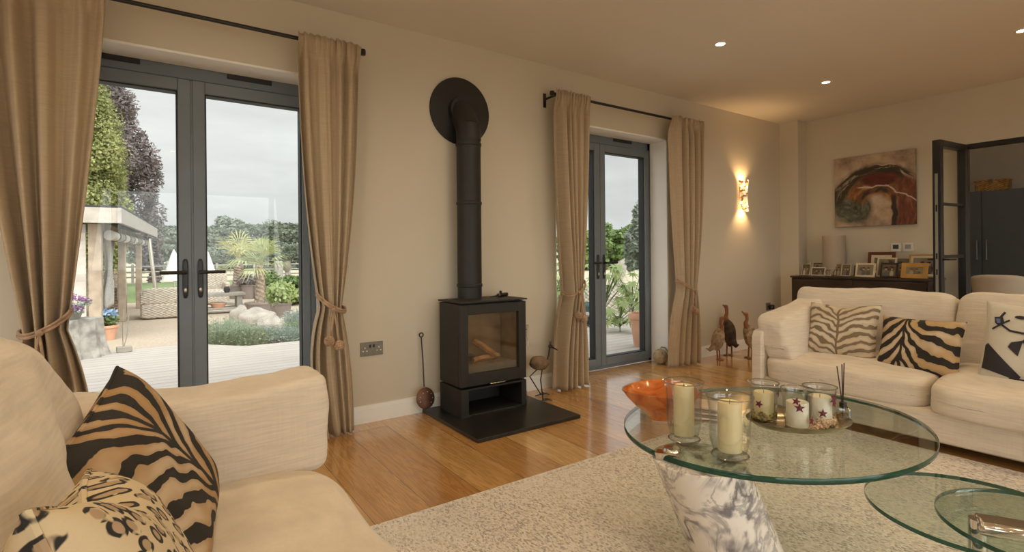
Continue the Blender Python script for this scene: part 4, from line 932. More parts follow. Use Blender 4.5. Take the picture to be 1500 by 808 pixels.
def dogpillow():
    w = h = .44; c = Vector((3.64, .65, .555))
    o = pillow('figure_cushion', 'white cushion with bold black cartoon shapes at the right edge', w, h, .12, fabric('white_cotton', (.62, .57, .48), .04), c, (-.0, -1, -.05), (.30, 0, 1), 9)
    def surf(a, b, off=.0035):
        x = a * w / 2 * (1 - .07 * (1 - b * b)); y = b * h / 2 * (1 - .07 * (1 - a * a))
        t = max(0, (1 - a ** 4) * (1 - b ** 4)) ** .55 * .12 / 2
        return (x, y, t + .004 + off + .25 * wr((a * 1.5, b * 1.5, 1), .03, 1.5, 9) * min(1, 3 * (1 - max(abs(a), abs(b)))))
    import bmesh
    def patch(poly, mat, nm, off=.0035):
        me = bpy.data.meshes.new(nm); bm = bmesh.new(); vs = [bm.verts.new((a, b, 0)) for a, b in poly]; bm.faces.new(vs)
        bmesh.ops.triangulate(bm, faces=bm.faces[:])
        for _ in range(4):
            es = [e for e in bm.edges if e.calc_length() > .08]
            if not es: break
            bmesh.ops.subdivide_edges(bm, edges=es, cuts=1); bmesh.ops.triangulate(bm, faces=bm.faces[:])
        for v in bm.verts: v.co = Vector(surf(v.co.x, v.co.y, off))
        for f in bm.faces:
            f.normal_update()
            if f.normal.z < 0: f.normal_flip()
            f.smooth = True
        bm.to_mesh(me); bm.free(); me.materials.append(mat); q = bpy.data.objects.new(nm, me); COL.objects.link(q); q.parent = o
    k = plain('cushion_black_print', (.03, .025, .03), .8)
    def line(ps, wd):
        L_, R_ = [], []
        for i, p in enumerate(ps):
            a = Vector(ps[max(0, i - 1)]); b = Vector(ps[min(len(ps) - 1, i + 1)]); d = (b - a).normalized(); n_ = Vector((-d.y, d.x)) * wd
            L_.append((p[0] + n_.x, p[1] + n_.y)); R_.append((p[0] - n_.x, p[1] - n_.y))
        return L_ + R_[::-1]
    patch([(-.15, .92), (.35, .90), (.5, .5), (.35, .1), (.1, -.05), (-.02, -.25), (-.12, -.05), (-.25, .05), (-.30, -.30), (-.5, -.1), (-.45, .02), (-.25, .1), (-.12, .3), (-.2, .6)], k, 'head_shape')
    patch([(-.96, -.1), (-.9, -.05), (-.2, -.78), (-.25, -.88), (-.94, -.66)], k, 'body_shape')
    patch([(.2, -.4), (.9, -.5), (.9, -.9), (.15, -.9)], k, 'leg_shape')
    patch(line([(-.62, .75), (-.7, .6), (-.66, .42), (-.5, .3), (-.1, .26)], .025), k, 'mouth_line')
    patch(line([(-.85, .3), (-.7, .42), (-.52, .56)], .02), k, 'whisker_line')
    patch(line([(-.4, -.86), (-.05, -.85), (-.02, -.6)], .03), k, 'paw_line')
    patch([(-.22 + .12 * math.cos(a) - .1, .66 + .045 * math.sin(a)) for a in [2 * PI * i / 16 for i in range(16)]], k, 'eye_shape')
    patch([(-.82, .60), (-.66, .62), (-.62, .5), (-.74, .40), (-.80, .45)], k, 'nose_shape')
    patch([(-.79, .56), (-.70, .57), (-.69, .46), (-.76, .45)], plain('cushion_blue', (.12, .18, .32), .8), 'blue_patch', .005)
    patch([(.28 + .18 * math.cos(a), .5 + .18 * math.sin(a)) for a in [2 * PI * i / 20 for i in range(20)]], fabric('white_cotton_b', (.62, .57, .48), .04), 'eye_ring', .005)
    patch([(.28 + .10 * math.cos(a), .5 + .10 * math.sin(a)) for a in [2 * PI * i / 20 for i in range(20)]], plain('dark_red', (.10, .02, .02), .8), 'eye_centre', .0065)
dogpillow()

# ---------------------------------------------------------------- coffee table
ct = thing('coffee_table', 'tiered glass coffee table with leaning white marble base', 'table', (1.6, .95, .0135))
def ellp(cx, cy, a, b, rot, n=96): return [(cx + a * math.cos(t_) * math.cos(rot) - b * math.sin(t_) * math.sin(rot), cy + a * math.cos(t_) * math.sin(rot) + b * math.sin(t_) * math.cos(rot)) for t_ in [2 * PI * i / n for i in range(n)]]
def slab(poly, z0, z1, name):
    n = len(poly)
    cx = sum(p[0] for p in poly) / n; cy = sum(p[1] for p in poly) / n
    o = MB().add([(x, y, z1) for x, y in poly] + [(x, y, z0) for x, y in poly], [tuple(range(n)), tuple(range(2 * n - 1, n - 1, -1))]).build(name, m_tglass, ct, smooth=False, world=True)
    mb = MB().add([(x, y, z1) for x, y in poly] + [(cx + (x - cx) * 1.003, cy + (y - cy) * 1.003, z1 - .002) for x, y in poly] + [(cx + (x - cx) * 1.003, cy + (y - cy) * 1.003, z0 + .002) for x, y in poly] + [(x, y, z0) for x, y in poly],
        [(k * n + i, (k + 1) * n + i, (k + 1) * n + (i + 1) % n, k * n + (i + 1) % n) for k in range(3) for i in range(n)])
    e = mb.build('polished_edge', m_tedge, o, ang=50); e.location = -Vector(ct.location)
    return o
TZ = .42
slab(ellp(1.903, 1.057, .584, .468, math.radians(-5)), TZ - .018, TZ, 'glass_top')
slab(ellp(1.956, .483, .268, .268, 0), .288, .30, 'middle_glass_shelf')
slab(ellp(1.90, .318, .236, .236, 0), .322, .334, 'small_glass_shelf')
def mar(u, v):
    a = 2 * PI * u; c0 = Vector((1.575, .965, .0135)); c1 = Vector((1.425, 1.030, TZ - .02)); c = c0.lerp(c1, v); r_ = .150 + (.142 - .150) * v
    return (c.x + r_ * math.cos(a), c.y + r_ * math.sin(a), c.z)
mb = MB().grid(mar, 64, 12, True); mb.f.append(tuple(12 * 64 + j for j in range(64))); mb.f.append(tuple(63 - j for j in range(64)))
mb.build('marble_base', m_marble, ct, world=True, ang=40, bevel=.002)
# chrome clamp that carries the big top
d = (Vector((1.66, .87, 0)) - Vector((1.47, 1.0, 0)))
Pc = Vector((1.322, 1.055, 0))
MB().add([(1.300, 1.10, .425), (1.338, 1.035, .425), (1.375, 1.050, .30), (1.345, 1.102, .30), (1.345, 1.125, .42), (1.385, 1.06, .42), (1.41, 1.075, .30), (1.385, 1.125, .30)],
         [(0, 1, 2, 3), (7, 6, 5, 4), (0, 4, 5, 1), (1, 5, 6, 2), (2, 6, 7, 3), (3, 7, 4, 0)]).build('chrome_clamp', m_chrome, ct, world=True, bevel=.002, smooth=False)
MB().lathe([(.001, .012), (.024, .010), (.028, .004), (.028, 0)], (1.365, 1.085, TZ), 28).build('clamp_disc', m_chrome, ct, world=True)
# chrome post of the lower shelves
px_, py_ = 1.735, .425
MB().tube([(px_, py_, .018), (px_, py_, .365)], .020, 24).build('post', m_chrome, ct, world=True, ang=50)
MB().lathe([(.11, .0), (.11, .008), (.02, .014)], (px_, py_, .0135), 32).build('post_foot', m_chrome, ct, world=True)
Rz = Matrix.Rotation(math.radians(-62), 3, 'Z')
MB().obox((px_ + .03, py_ - .055, .352), (.14, .075, .035), Rz).build('shelf_arm', m_chrome, ct, world=True, bevel=.012)
# things on the table
def hurricane(x, y, h, rr, label, cr, chh, candm, lean=0, fill=None, stars=(), z=TZ):
    t = thing('hurricane_glass', label, 'candle holder', (x, y, z), group='glass hurricane candle holders')
    prof = [(.001, .004), (rr * .75, .004), (rr * .80, .0), (rr * .84, .003), (rr * .74, .012), (rr * .80, .028), (rr * .90, .05), (rr * .92, h * .5), (rr * .93, h * .75), (rr * 1.0, h * .92), (rr * 1.06, h)]
    inner = [(max(.001, p[0] - .0025), p[1] + .001) for p in reversed(prof[4:])]
    MB().lathe(prof + [(rr * 1.05, h + .001)] + inner + [(.001, .014)], n=40).build('glass', m_hglass, t, ang=80)
    MB().tube([(rr * 1.055 * math.cos(2 * PI * i / 40), rr * 1.055 * math.sin(2 * PI * i / 40), h) for i in range(41)], .0019, 6, caps=False).build('rim', m_rim, t)
    MB().tube([(rr * .82 * math.cos(2 * PI * i / 40), rr * .82 * math.sin(2 * PI * i / 40), .003) for i in range(41)], .0025, 6, caps=False).build('foot_ring', m_rim, t)
    for (a, zz, s_) in stars:
        pts = []
        for k in range(10):
            q = 1.25 * s_ * (1 if k % 2 == 0 else .42); an = PI / 2 + k * PI / 5 + a; u = q * math.cos(an); w_ = q * math.sin(an); ang = a + u / (rr * .95)
            pts.append((math.cos(ang) * (rr * .96 + .002), math.sin(ang) * (rr * .96 + .002), zz + w_))
        ctr = (math.cos(a) * (rr * .97 + .003), math.sin(a) * (rr * .97 + .003), zz)
        MB().add([ctr] + pts, [(0, k + 1, (k + 1) % 10 + 1) for k in range(10)]).build('star_sticker', m_star, t, smooth=False, solid=.001)
    c = thing('pillar_candle', label.replace('glass hurricane', 'pillar candle inside the hurricane').replace('small glass', 'candle in the small glass'), 'candle', (x, y, z + .016), group='pillar candles')
    MB().lathe([(cr, 0), (cr, chh * .97), (cr * .93, chh), (cr * .6, chh - .004), (.001, chh - .006)], n=32, cap0=True).build('wax', candm, c, ang=60)
    MB().tube([(0, 0, chh - .006), (.001, 0, chh + .006)], .001, 5).build('wick', m_wick, c)
    c.rotation_euler = (lean, 0, 0)
    if fill:
        rnd = random.Random(int(x * 1000)); mb = MB()
        for k in range(230):
            a = rnd.uniform(0, 2 * PI); q = cr + (rr * .86 - cr) * rnd.random() ** .5; zz = .016 + fill[1] * rnd.random() * (1.1 - .5 * (q - cr) / (rr * .86 - cr + 1e-6))
            mb.ell((q * math.cos(a), q * math.sin(a), zz), tuple(rnd.uniform(.003, .0048) for _ in range(3)), 6, 4)
        tag(mb.build('decorative_gravel', fill[0], t), kind='stuff')
    return t, c
t, c = hurricane(1.487, 1.13, .195, .062, 'tallest glass hurricane with a cream candle, beside the orange bowl', .033, .165, m_candle); c['label'] = 'tall cream pillar candle in the hurricane beside the orange bowl'
t, c = hurricane(1.480, .955, .185, .066, 'glass hurricane nearest the camera with a leaning cream candle', .035, .150, m_candle, lean=.0); c['label'] = 'cream pillar candle in the hurricane nearest the camera'
tr = thing('oval_dish', 'shallow oval gilt metal dish holding three starred glasses', 'dish', (1.915, .965, TZ), math.radians(-35))
m_dish = plain('silvered_dish', (.36, .29, .18), .25, metal=.8, var=.3, scale=20)
MB().lathe([(.001, .003), (.10, .003), (.15, .014), (.178, .030), (.181, .032), (.179, .027), (.15, .009), (.10, 0), (.001, 0)], n=56, sy=.66).build('dish_body', m_dish, tr, ang=80)
m_x = None
m_grg = plain('green_gravel', (.30, .24, .10), .7, var=.7, scale=90); m_grp = plain('peach_gravel', (.66, .47, .30), .7, var=.4, scale=90)
DA = math.radians(-125)
t, c = hurricane(1.865, 1.065, .145, .050, 'small glass with maroon stars at the left end of the oval dish', .034, .095, m_candle, fill=(m_grg, .028), stars=((DA + .9, .110, .012), (DA - .75, .075, .012)), z=TZ + .004); c['label'] = 'yellow candle in the starred glass at the left of the dish'
t, c = hurricane(1.870, .945, .145, .050, 'small glass with maroon stars in the middle of the oval dish', .036, .085, m_candle_w, stars=((DA - .55, .112, .012), (DA - .35, .090, .014), (DA + .6, .045, .013)), z=TZ + .004); c['label'] = 'white candle in the middle starred glass of the dish'
t, c = hurricane(1.968, .915, .145, .052, 'small glass with maroon stars at the right end of the oval dish', .038, .095, m_candle_w, fill=(m_grp, .030), stars=((DA + .45, .110, .016), (DA + .5, .095, .012), (DA - .35, .062, .013)), z=TZ + .004); c['label'] = 'white candle in the right starred glass, set in peach gravel'
rnd = random.Random(5); mb = MB()
for k in range(420):
    a = rnd.uniform(0, 2 * PI); q = .058 * rnd.random() ** .5; mb.ell((q * math.cos(a) * 1.1, q * math.sin(a) * .7, .008 + (.030 * (1 - q / .058)) * rnd.random() + .004 * rnd.random()), tuple(rnd.uniform(.0028, .0045) for _ in range(3)), 6, 4)
o = mb.build('gravel_heap', m_grp, None); o.location = (1.912, .925, TZ + .006); o.rotation_euler = (0, 0, math.radians(-35)); tag(o, 'heap of peach coloured gravel in the oval dish', 'gravel', kind='stuff')
# diffuser
t = thing('reed_diffuser', 'square glass reed diffuser with three black reeds', 'diffuser', (2.075, .885, TZ), .5)
MB().rbox((.048, .048, .066), 8, 8, c=(0, 0, .033)).build('bottle', glassy('thick_bottle_glass', (.85, .87, .84), 1.7, .02, .08), t)
MB().rbox((.040, .040, .034), 8, 8, c=(0, 0, .022)).build('oil', glassy('diffuser_oil', (.75, .58, .12), 1.4), t)
MB().lathe([(.012, .066), (.012, .080), (.009, .082)], n=20, cap1=True).build('collar', m_black, t)
for a, b in ((-.030, .02), (.02, .0), (.05, -.01)): MB().tube([(a * -.3, b * -.3, .01), (a, b, .215)], .0018, 6).build('reed', m_wick, t)
# orange bowl
tt = NT('orange_art_glass'); v = tt.obj(); f = tt.noise(v, 9, 3, .5, 2.5)
tt.base(tt.ramp(f, [(.3, (.55, .11, .015)), (.55, (.85, .27, .06)), (.75, (.90, .42, .16))])); tt.set(Roughness=.12); tt.b.inputs['Transmission Weight'].default_value = .35; m_orange = tt.m
t = thing('glass_bowl', 'orange art glass bowl with flared rim at the left of the table', 'bowl', (1.612, 1.330, TZ))
def bowl(u, v):
    a = 2 * PI * u; prof = [(.045, 0), (.046, .006), (.062, .022), (.095, .050), (.125, .082), (.142, .108)]
    k = v * (len(prof) - 1); i = min(len(prof) - 2, int(k)); f = k - i; r_ = prof[i][0] * (1 - f) + prof[i + 1][0] * f; z = prof[i][1] * (1 - f) + prof[i + 1][1] * f
    r_ *= 1 + .015 * math.sin(3 * a) * v; z += .006 * v * math.sin(2 * a + .6)
    return (r_ * math.cos(a), r_ * math.sin(a), z)
mb = MB().grid(bowl, 64, 20, True); mb.f.append(tuple(63 - j for j in range(64))); mb.build('bowl_shell', m_orange, t, solid=.004, ang=80)
MB().tube([bowl(i / 64, 1.) for i in range(65)], .0035, 8, caps=False).build('clear_rim', m_hglass, t)
# coasters
m_cw = plain('coaster_brown', (.30, .20, .14), .5, var=.3); m_cl = plain('coaster_cream', (.60, .50, .40), .5, var=.2)
for k in range(6):
    o = MB().rbox((.115, .115, .009), 12, 8).build('coaster', [m_cw, m_cl][k % 2], None, bevel=0); o.location = (1.740, 1.215, TZ + .005 + k * .0095); o.rotation_euler = (0, 0, .5 + random.uniform(-.12, .12))
    tag(o, '%s square coaster, %s in the stack behind the hurricanes' % (['brown', 'cream'][k % 2], ['lowest', 'second from bottom', 'third from bottom', 'fourth from bottom', 'fifth from bottom', 'topmost'][k]), 'coaster', 'stack of coasters on the glass table')

# ================================================================ garden
G = -.30
struct('ground', MB().box((-60, 3.58, G - .5), (140, 200, G - .06)), m_field, smooth=False)
struct('deck', MB().box((-4, 3.555, -.2), (8.6, 7.36, -.08)).add([(-4, 7.36, -.2), (1.0, 7.36, -.2), (.45, 8.0, -.2), (-4, 7.9, -.2), (-4, 7.36, -.08), (1.0, 7.36, -.08), (.45, 8.0, -.08), (-4, 7.9, -.08)], [(0, 3, 2, 1), (4, 5, 6, 7), (0, 1, 5, 4), (1, 2, 6, 5), (2, 3, 7, 6), (3, 0, 4, 7)]), m_deck, smooth=False)
struct('gravel_yard', MB().box((-9, 7.2, G - .06), (8.6, 19.3, G)), m_gravel, smooth=False)
struct('lawn', MB().box((-30, 19.3, G - .05), (60, 33.5, G + .01)).box((8.6, 3.58, G - .05), (60, 19.3, G + .01)), m_lawn, smooth=False)
struct('patio_edging', MB().obox((2.0, 16.2, G + .04), (.18, 4.6, .1), Matrix.Rotation(.35, 3, 'Z')), m_stone, bevel=.01)

def leaves(mb, c, rad, n, size, rnd, shell=.6, droop=0, asp=1.6):
    c = Vector(c)
    for _ in range(n):
        d = Vector((rnd.gauss(0, 1), rnd.gauss(0, 1), rnd.gauss(0, 1))).normalized(); q = shell + (1 - shell) * rnd.random()
        p = c + Vector((d.x * rad[0], d.y * rad[1], d.z * rad[2])) * q
        a = Vector((rnd.gauss(0, 1), rnd.gauss(0, 1), rnd.gauss(0, .6) - droop)).normalized(); b = a.cross(d + Vector((.01, .02, .03)))
        if b.length < .05: continue
        b.normalize(); s_ = size * rnd.uniform(.6, 1.3)
        mb.add([p - a * s_ * asp * .5, p + b * s_ * .5, p + a * s_ * asp * .5, p - b * s_ * .5], [(0, 1, 2, 3)])
def clump(name, label, cat, c, base_z, rad, nblob, n, size, mat, seed, group=None, trunk=None, droop=0, spread=1., taper=0, asp=1.6, blob=.34):
    rnd = random.Random(seed); t = thing(name, label, cat, (c[0], c[1], base_z), group=group); mb = MB()
    for k in range(nblob):
        d = Vector((rnd.gauss(0, 1), rnd.gauss(0, 1), rnd.gauss(0, 1))).normalized() * rnd.random() ** .4
        w = 1 - taper * (d.z * .5 + .5)
        p = Vector((c[0] + d.x * rad[0] * .75 * w, c[1] + d.y * rad[1] * .75 * w, c[2] + d.z * rad[2] * .8)); s_ = rnd.uniform(.8, 1.25) * blob
        leaves(mb, p, (rad[0] * s_ * (1 - .4 * taper), rad[1] * s_, rad[2] * s_ * .8), n // nblob, size, rnd, .5, droop, asp)
    mb.build('foliage', mat, t, smooth=False, world=True)
    if trunk: MB().tube([(c[0], c[1], base_z), (c[0] + rad[0] * .04, c[1], (base_z + c[2]) / 2), (c[0], c[1], c[2])], [trunk, trunk * .75, trunk * .3], 10).build('trunk', m_bark, t, world=True)
    return t
GT = 'trees beyond the lawn'
clump('golden_tree', 'large golden green tree behind the pergola roof', 'tree', (-1.72, 22, 3.6), G, (2.3, 2.3, 4.4), 120, 72000, .062, m_leaf_y, 1, trunk=.3, droop=.6, taper=.6, blob=.20)
clump('copper_tree', 'tall dark copper leaved tree behind the golden one', 'tree', (-1.35, 30, 5.0), G, (3.5, 3., 5.4), 110, 36000, .075, m_leaf_c, 2, trunk=.35, droop=.0, taper=.66, asp=2.6, blob=.16)
clump('dark_shrub_tree', 'dark purple lower tree at the right of the pergola', 'tree', (.15, 34.5, 1.7), G, (.95, 1.2, 2.6), 16, 9000, .11, m_leaf_c, 3, trunk=.15, taper=.5)
k = 0
TL = [(3.3, 62, 4.6, 1), (6.6, 60, 4.9, 1), (9.6, 64, 3.6, 0), (12.0, 60, 5.2, 1), (15.2, 60, 5.6, 1), (18.5, 62, 5.4, 0), (0, 60, 3.6, 0), (22, 60, 5.5, 1)]
lab = ['behind the bench and left palm', 'above the left palm', 'lower one in the dip of the tree line', 'above the right palm crown', 'tall rounded one right of the palms', 'at the curtain edge', 'left of the door stile', 'hidden mostly by the curtain']
for i, (x, y, h, big) in enumerate(TL):
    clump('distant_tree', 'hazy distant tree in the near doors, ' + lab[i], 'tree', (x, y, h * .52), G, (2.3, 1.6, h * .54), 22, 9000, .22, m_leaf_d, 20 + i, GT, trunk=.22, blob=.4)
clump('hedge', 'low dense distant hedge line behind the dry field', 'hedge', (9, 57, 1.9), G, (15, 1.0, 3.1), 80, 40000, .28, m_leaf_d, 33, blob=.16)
# behind the far doors
TR = [(31, 31, 3.6), (35.5, 33, 3.3), (39, 34, 3.8), (28.5, 31, 3.2), (43, 36, 4.2), (34, 36, 3.0)]
lab2 = ['left pane, dark', 'seen through the centre pane', 'right part of the centre pane', 'at the curtain edge', 'behind the olive tree', 'small one in the middle distance']
for i, (x, y, h) in enumerate(TR):
    clump('field_tree', 'dark green field tree in the far doors, ' + lab2[i], 'tree', (x, y, h * .5), G, (2.6, 2.2, h * .55), 20, 5200, .24, m_leaf_g, 50 + i, GT, trunk=.2, blob=.4)
clump('hedge', 'dark hedge behind the dry field seen through the far doors', 'hedge', (36, 32, .75), G, (9, 5.0, 1.1), 60, 16000, .24, m_leaf_g, 61, blob=.16)
clump('olive_tree', 'feathery olive tree rising at the right pane of the far doors', 'tree', (10.15, 9.0, 1.35), G, (.62, .6, 1.25), 34, 6000, .055, m_leaf_o, 62, trunk=.05, taper=.75, asp=3., blob=.28)
struct('dry_field', MB().box((15, 15, G + .01), (60, 60, G + .03)), m_field, smooth=False)

# fences
def fence(label, pts, grp, h=1.0, rails=(.35, .6, .88)):
    t = thing('post_rail_fence', label, 'fence', (pts[0][0], pts[0][1], G), group=grp)
    A_ = Vector((*pts[0], 0)); B_ = Vector((*pts[1], 0)); L_ = (B_ - A_).length; n = int(L_ / 1.8)
    for z in rails:
        MB().tube([(A_.x, A_.y, G + z), (B_.x, B_.y, G + z)], .04, 4).build('rail', m_timber_d, t, world=True, smooth=False)
    for i in range(n + 1):
        p = A_.lerp(B_, i / n); MB().box((p.x - .06, p.y - .06, G), (p.x + .06, p.y + .06, G + h)).build('post', m_timber_d, t, world=True, smooth=False)
fence('grey post and rail fence across the end of the lawn', ((-2.5, 32.5), (16, 32.5)), None)
# stump with flowers
ts = thing('tree_stump', 'broad grey barked tree stump standing on the deck edge', 'stump', (-.80, 7.72, -.08))
def stump(u, v):
    a = 2 * PI * u; r_ = .33 * (1 + .10 * math.sin(3 * a + 1) + .05 * math.sin(9 * a) + .03 * math.sin(23 * a)) * (1.02 - .05 * v + .14 * (1 - v) ** 3); return (r_ * math.cos(a), r_ * math.sin(a) * .8, .44 * v)
mb = MB().grid(stump, 96, 10, True); mb.f.append(tuple(10 * 96 + j for j in range(96))); mb.build('bark', m_bark_g, ts, ang=60)
tp = thing('flower_planter', 'low planter of purple flowers on top of the stump', 'plant', (-.80, 7.70, .36))
MB().lathe([(.16, 0), (.20, .14), (.21, .15), (.18, .15), (.17, .10)], n=28, cap0=True).build('pot', m_timber_d, tp)
rnd = random.Random(4); mb = MB(); ml = MB()
for k in range(26):
    a = rnd.uniform(0, 2 * PI); q = .34 * rnd.random() ** .5; leaves(mb, (q * math.cos(a), q * math.sin(a) * .7, .12 + .14 * rnd.random()), (.05, .05, .04), 40, .020, rnd, .2)
    leaves(ml, (q * math.cos(a), q * math.sin(a) * .7, .09 + .1 * rnd.random()), (.06, .06, .05), 26, .022, rnd, .2)
mb.build('purple_blooms', m_purple, tp, smooth=False); ml.build('silver_leaves', m_leaf_s, tp, smooth=False)
t = thing('terracotta_pot', 'small terracotta pot with blue flowers behind the stump', 'plant', (-.56, 10.9, G)); MB().lathe([(.10, 0), (.14, .2), (.155, .2), (.155, .24), (.13, .24)], n=24, cap0=True).build('pot', m_terra, t)
rnd = random.Random(9); mb = MB(); leaves(mb, (0, 0, .33), (.16, .16, .12), 260, .04, rnd, .3); mb.build('foliage', m_leaf_g, t, smooth=False); mb = MB(); leaves(mb, (0, 0, .43), (.14, .14, .10), 120, .05, rnd, .3); mb.build('blue_blooms', leafmat('blue_petals', (.25, .40, .60), (.50, .65, .80)), t, smooth=False)
t = thing('garden_ornament', 'two thin wire stems on a grey block at the deck edge', 'ornament', (-.245, 7.80, -.08)); MB().obox((0, 0, .035), (.15, .08, .07), Matrix.Rotation(.15, 3, 'Z')).build('block', m_stone, t, bevel=.01)
MB().tube([(-.01, 0, .07), (-.015, 0, .3), (0, 0, .52)], .005, 6).tube([(.0, 0, .07), (.03, 0, .2), (.05, 0, .46)], .005, 6).build('wire_stem', m_steel, t)

# pergola
pg = thing('garden_pergola', 'oak framed garden shelter with tiled wall and flat roof', 'pergola', (-1.6, 13.5, G))
P1 = Vector((-.70, 10.8, 0)); P3 = Vector((-.20, 17.2, 0)); dv = (P3 - P1).normalized(); nv_ = Vector((dv.y, -dv.x, 0))
ang_ = math.atan2(-dv.x, dv.y); Rp = Matrix.Rotation(ang_, 3, 'Z')
for i, f in enumerate((0, .48, .98)):
    p = P1.lerp(P3, f); MB().obox((p.x, p.y, (G + 1.6) / 2), (.17 if i == 0 else .13, .15, 1.6 - G), Rp).build('post', m_timber, pg, world=True, bevel=.01)
    q = p - nv_ * 2.6
    MB().obox((q.x, q.y, (G + 1.6) / 2), (.13, .13, 1.6 - G), Rp).build('post', m_timber, pg, world=True, bevel=.01)
c = P1.lerp(P3, .5) - nv_ * 1.2
MB().obox((c.x, c.y, 1.80), (3.15, 6.9, .16), Rp).build('roof', m_seal, pg, world=True)
e = P1.lerp(P3, .5) + nv_ * .30
MB().obox((e.x + .06, e.y, 1.72), (.05, 7.2, .24), Rp).build('fascia', plain('pale_fascia', (.36, .33, .29), .8, var=.15), pg, world=True)
e = P1 - dv * .32 - nv_ * 1.25
MB().obox((e.x, e.y, 1.72), (3.2, .05, .24), Rp).build('gable_board', plain('pale_gable', (.44, .39, .33), .8, var=.15), pg, world=True)
MB().obox((c.x + 1.2 * nv_.x, c.y, 1.56), (.14, 6.4, .14), Rp).build('beam', m_timber, pg, world=True)
for f in (.02, .48):
    p = P1.lerp(P3, f); MB().tube([p + Vector((0, .05, 1.05)), p + dv * .55 + Vector((0, 0, 1.5))], .06, 4).build('brace', m_timber, pg, world=True, smooth=False)
for k in range(14):
    z = G + .1 + k * .132; q = P1 - nv_ * 1.22 + Vector((0, -.02, z))
    MB().obox(q, (2.2, .03, .14), Rp @ Matrix.Rotation(.12, 3, 'X')).build('wall_shingle_row', plain('silvered_shingle_%d' % (k % 3), ((.56, .51, .45), (.50, .45, .40), (.60, .54, .48))[k % 3], .9, var=.15, scale=4), pg, world=True)
# roller blinds and drapes
m_pad = plain('grubby_plastic', (.45, .42, .38), .5)
rb = thing('rolled_blind', 'rolled up clear plastic blind under the pergola roof', 'blind', (-.45, 13, 1.4)); q0 = P1 + nv_ * .17 + dv * .1; 
for k in range(8):
    a = q0 + dv * (k * .72); b = q0 + dv * (k * .72 + .55); MB().tube([a + Vector((0, 0, 1.42)), b + Vector((0, 0, 1.42))], .085, 12).build('roll_section', m_pad if k % 2 == 0 else m_timber_d, rb, world=True)
    a2 = q0 + dv * (k * .72 + .6); MB().tube([b + Vector((0, 0, 1.42)), a2 + Vector((0, 0, 1.42))], .09, 12).build('strap', m_seal, rb, world=True)
dm = fabric('outdoor_drape', (.42, .40, .37), .1, slub=False)
for i, (f, w_, lb_) in enumerate(((.36, .42, 'grey drape gathered beside the middle pergola post'), (.66, .5, 'pale drape hanging further along the pergola'))):
    p = P1.lerp(P3, f) - nv_ * .12
    def dr_(u, v):
        z = 1.45 - 1.35 * v; w2 = w_ * (1 - .75 * math.sin(PI * min(1, v * 1.2)) ** 1.5 * .9)
        q = p + dv * ((u - .5) * w2 * 2 - .2 * v) + nv_ * (.05 * math.sin(u * 22)); return (q.x, q.y, z)
    o = MB().grid(dr_, 50, 24).build('outdoor_curtain', dm, None, ang=180, solid=.01); tag(o, lb_, 'outdoor curtain', 'drapes on the pergola')
t = thing('rattan_chair', 'brown rattan chair with striped throw inside the pergola', 'chair', (-.85, 16.6, G)); MB().rbox((.75, .7, .45), 8, 8, c=(0, 0, .24)).build('seat', m_wicker, t); MB().rbox((.75, .16, .55), 8, 8, c=(0, .32, .65)).build('backrest', m_wicker, t)
MB().rbox((.26, .5, .4), 6, 8, c=(0, .05, .62)).build('striped_throw', m_white, t)
t = thing('wicker_hamper', 'square wicker hamper under the pergola beside the front post', 'basket', (-.72, 14.9, G)); MB().rbox((.62, .55, .6), 9, 8, c=(0, 0, .3)).build('hamper_body', wick('brown_wicker', (.22, .15, .09), (.48, .36, .25), 50), t)
MB().rbox((.66, .58, .05), 9, 8, c=(0, 0, .625)).build('lid', m_wicker, t)
# rattan sofa
t = thing('rattan_sofa', 'long rattan garden sofa on the gravel', 'garden sofa', (.42, 14.2, G))
MB().rbox((1.15, .9, .34), 10, 10, c=(.0, 0, .18)).build('base', m_wicker, t); MB().rbox((1.06, .16, .36), 8, 10, c=(0, -.36, .50)).build('backrest', m_wicker, t); MB().rbox((.9, .6, .10), 6, 8, c=(0, .05, .40)).build('seat_pad', plain('tan_pad', (.50, .42, .32), .9), t)
for s_ in (-1, 1): MB().rbox((.16, .85, .26), 8, 8, c=(s_ * .50, 0, .45)).build('arm', m_wicker, t)
t = thing('rattan_armchair', 'rattan armchair behind the wooden bench', 'garden chair', (1.50, 17.4, G)); MB().rbox((.85, .8, .4), 9, 8, c=(0, 0, .21)).build('seat', m_wicker, t); MB().rbox((.85, .16, .55), 8, 8, c=(0, .32, .62)).build('backrest', m_wicker, t)
for s_ in (-1, 1): MB().rbox((.14, .75, .22), 8, 8, c=(s_ * .37, 0, .5)).build('arm', m_wicker, t)
t = thing('garden_bench', 'chunky weathered wooden bench table on the gravel', 'bench', (1.42, 14.3, G)); MB().obox((0, 0, .45), (1.0, .5, .07)).build('top', m_timber_d, t, bevel=.01); MB().obox((0, 0, .12), (.85, .4, .05)).build('lower_shelf', m_timber_d, t, bevel=.01)
for s_ in (-1, 1): MB().obox((s_ * .38, 0, .21), (.12, .42, .42)).build('leg', m_timber_d, t, bevel=.01)
o = MB().lathe([(.05, 0), (.075, .06), (.06, .14), (.045, .15)], n=20, cap0=True, cap1=True).build('black_lantern', m_black, None); o.location = (1.55, 14.28, G + .485); tag(o, 'small black lantern pot on the bench', 'lantern')
o = MB().lathe([(.13, 0), (.18, .10), (.19, .10), (.17, .11)], n=24, cap0=True, cap1=True).build('terracotta_bowl', m_terra, None); o.location = (1.36, 14.25, G + .145); tag(o, 'shallow terracotta bowl on the lower shelf of the bench', 'bowl')
t = thing('leaning_pole', 'pale pole leaning against the end of the pergola', 'pole', (.2, 17.2, G)); MB().tube([(0, 0, 0), (-.18, 0, 1.85)], .05, 10).build('pole', m_steel, t)
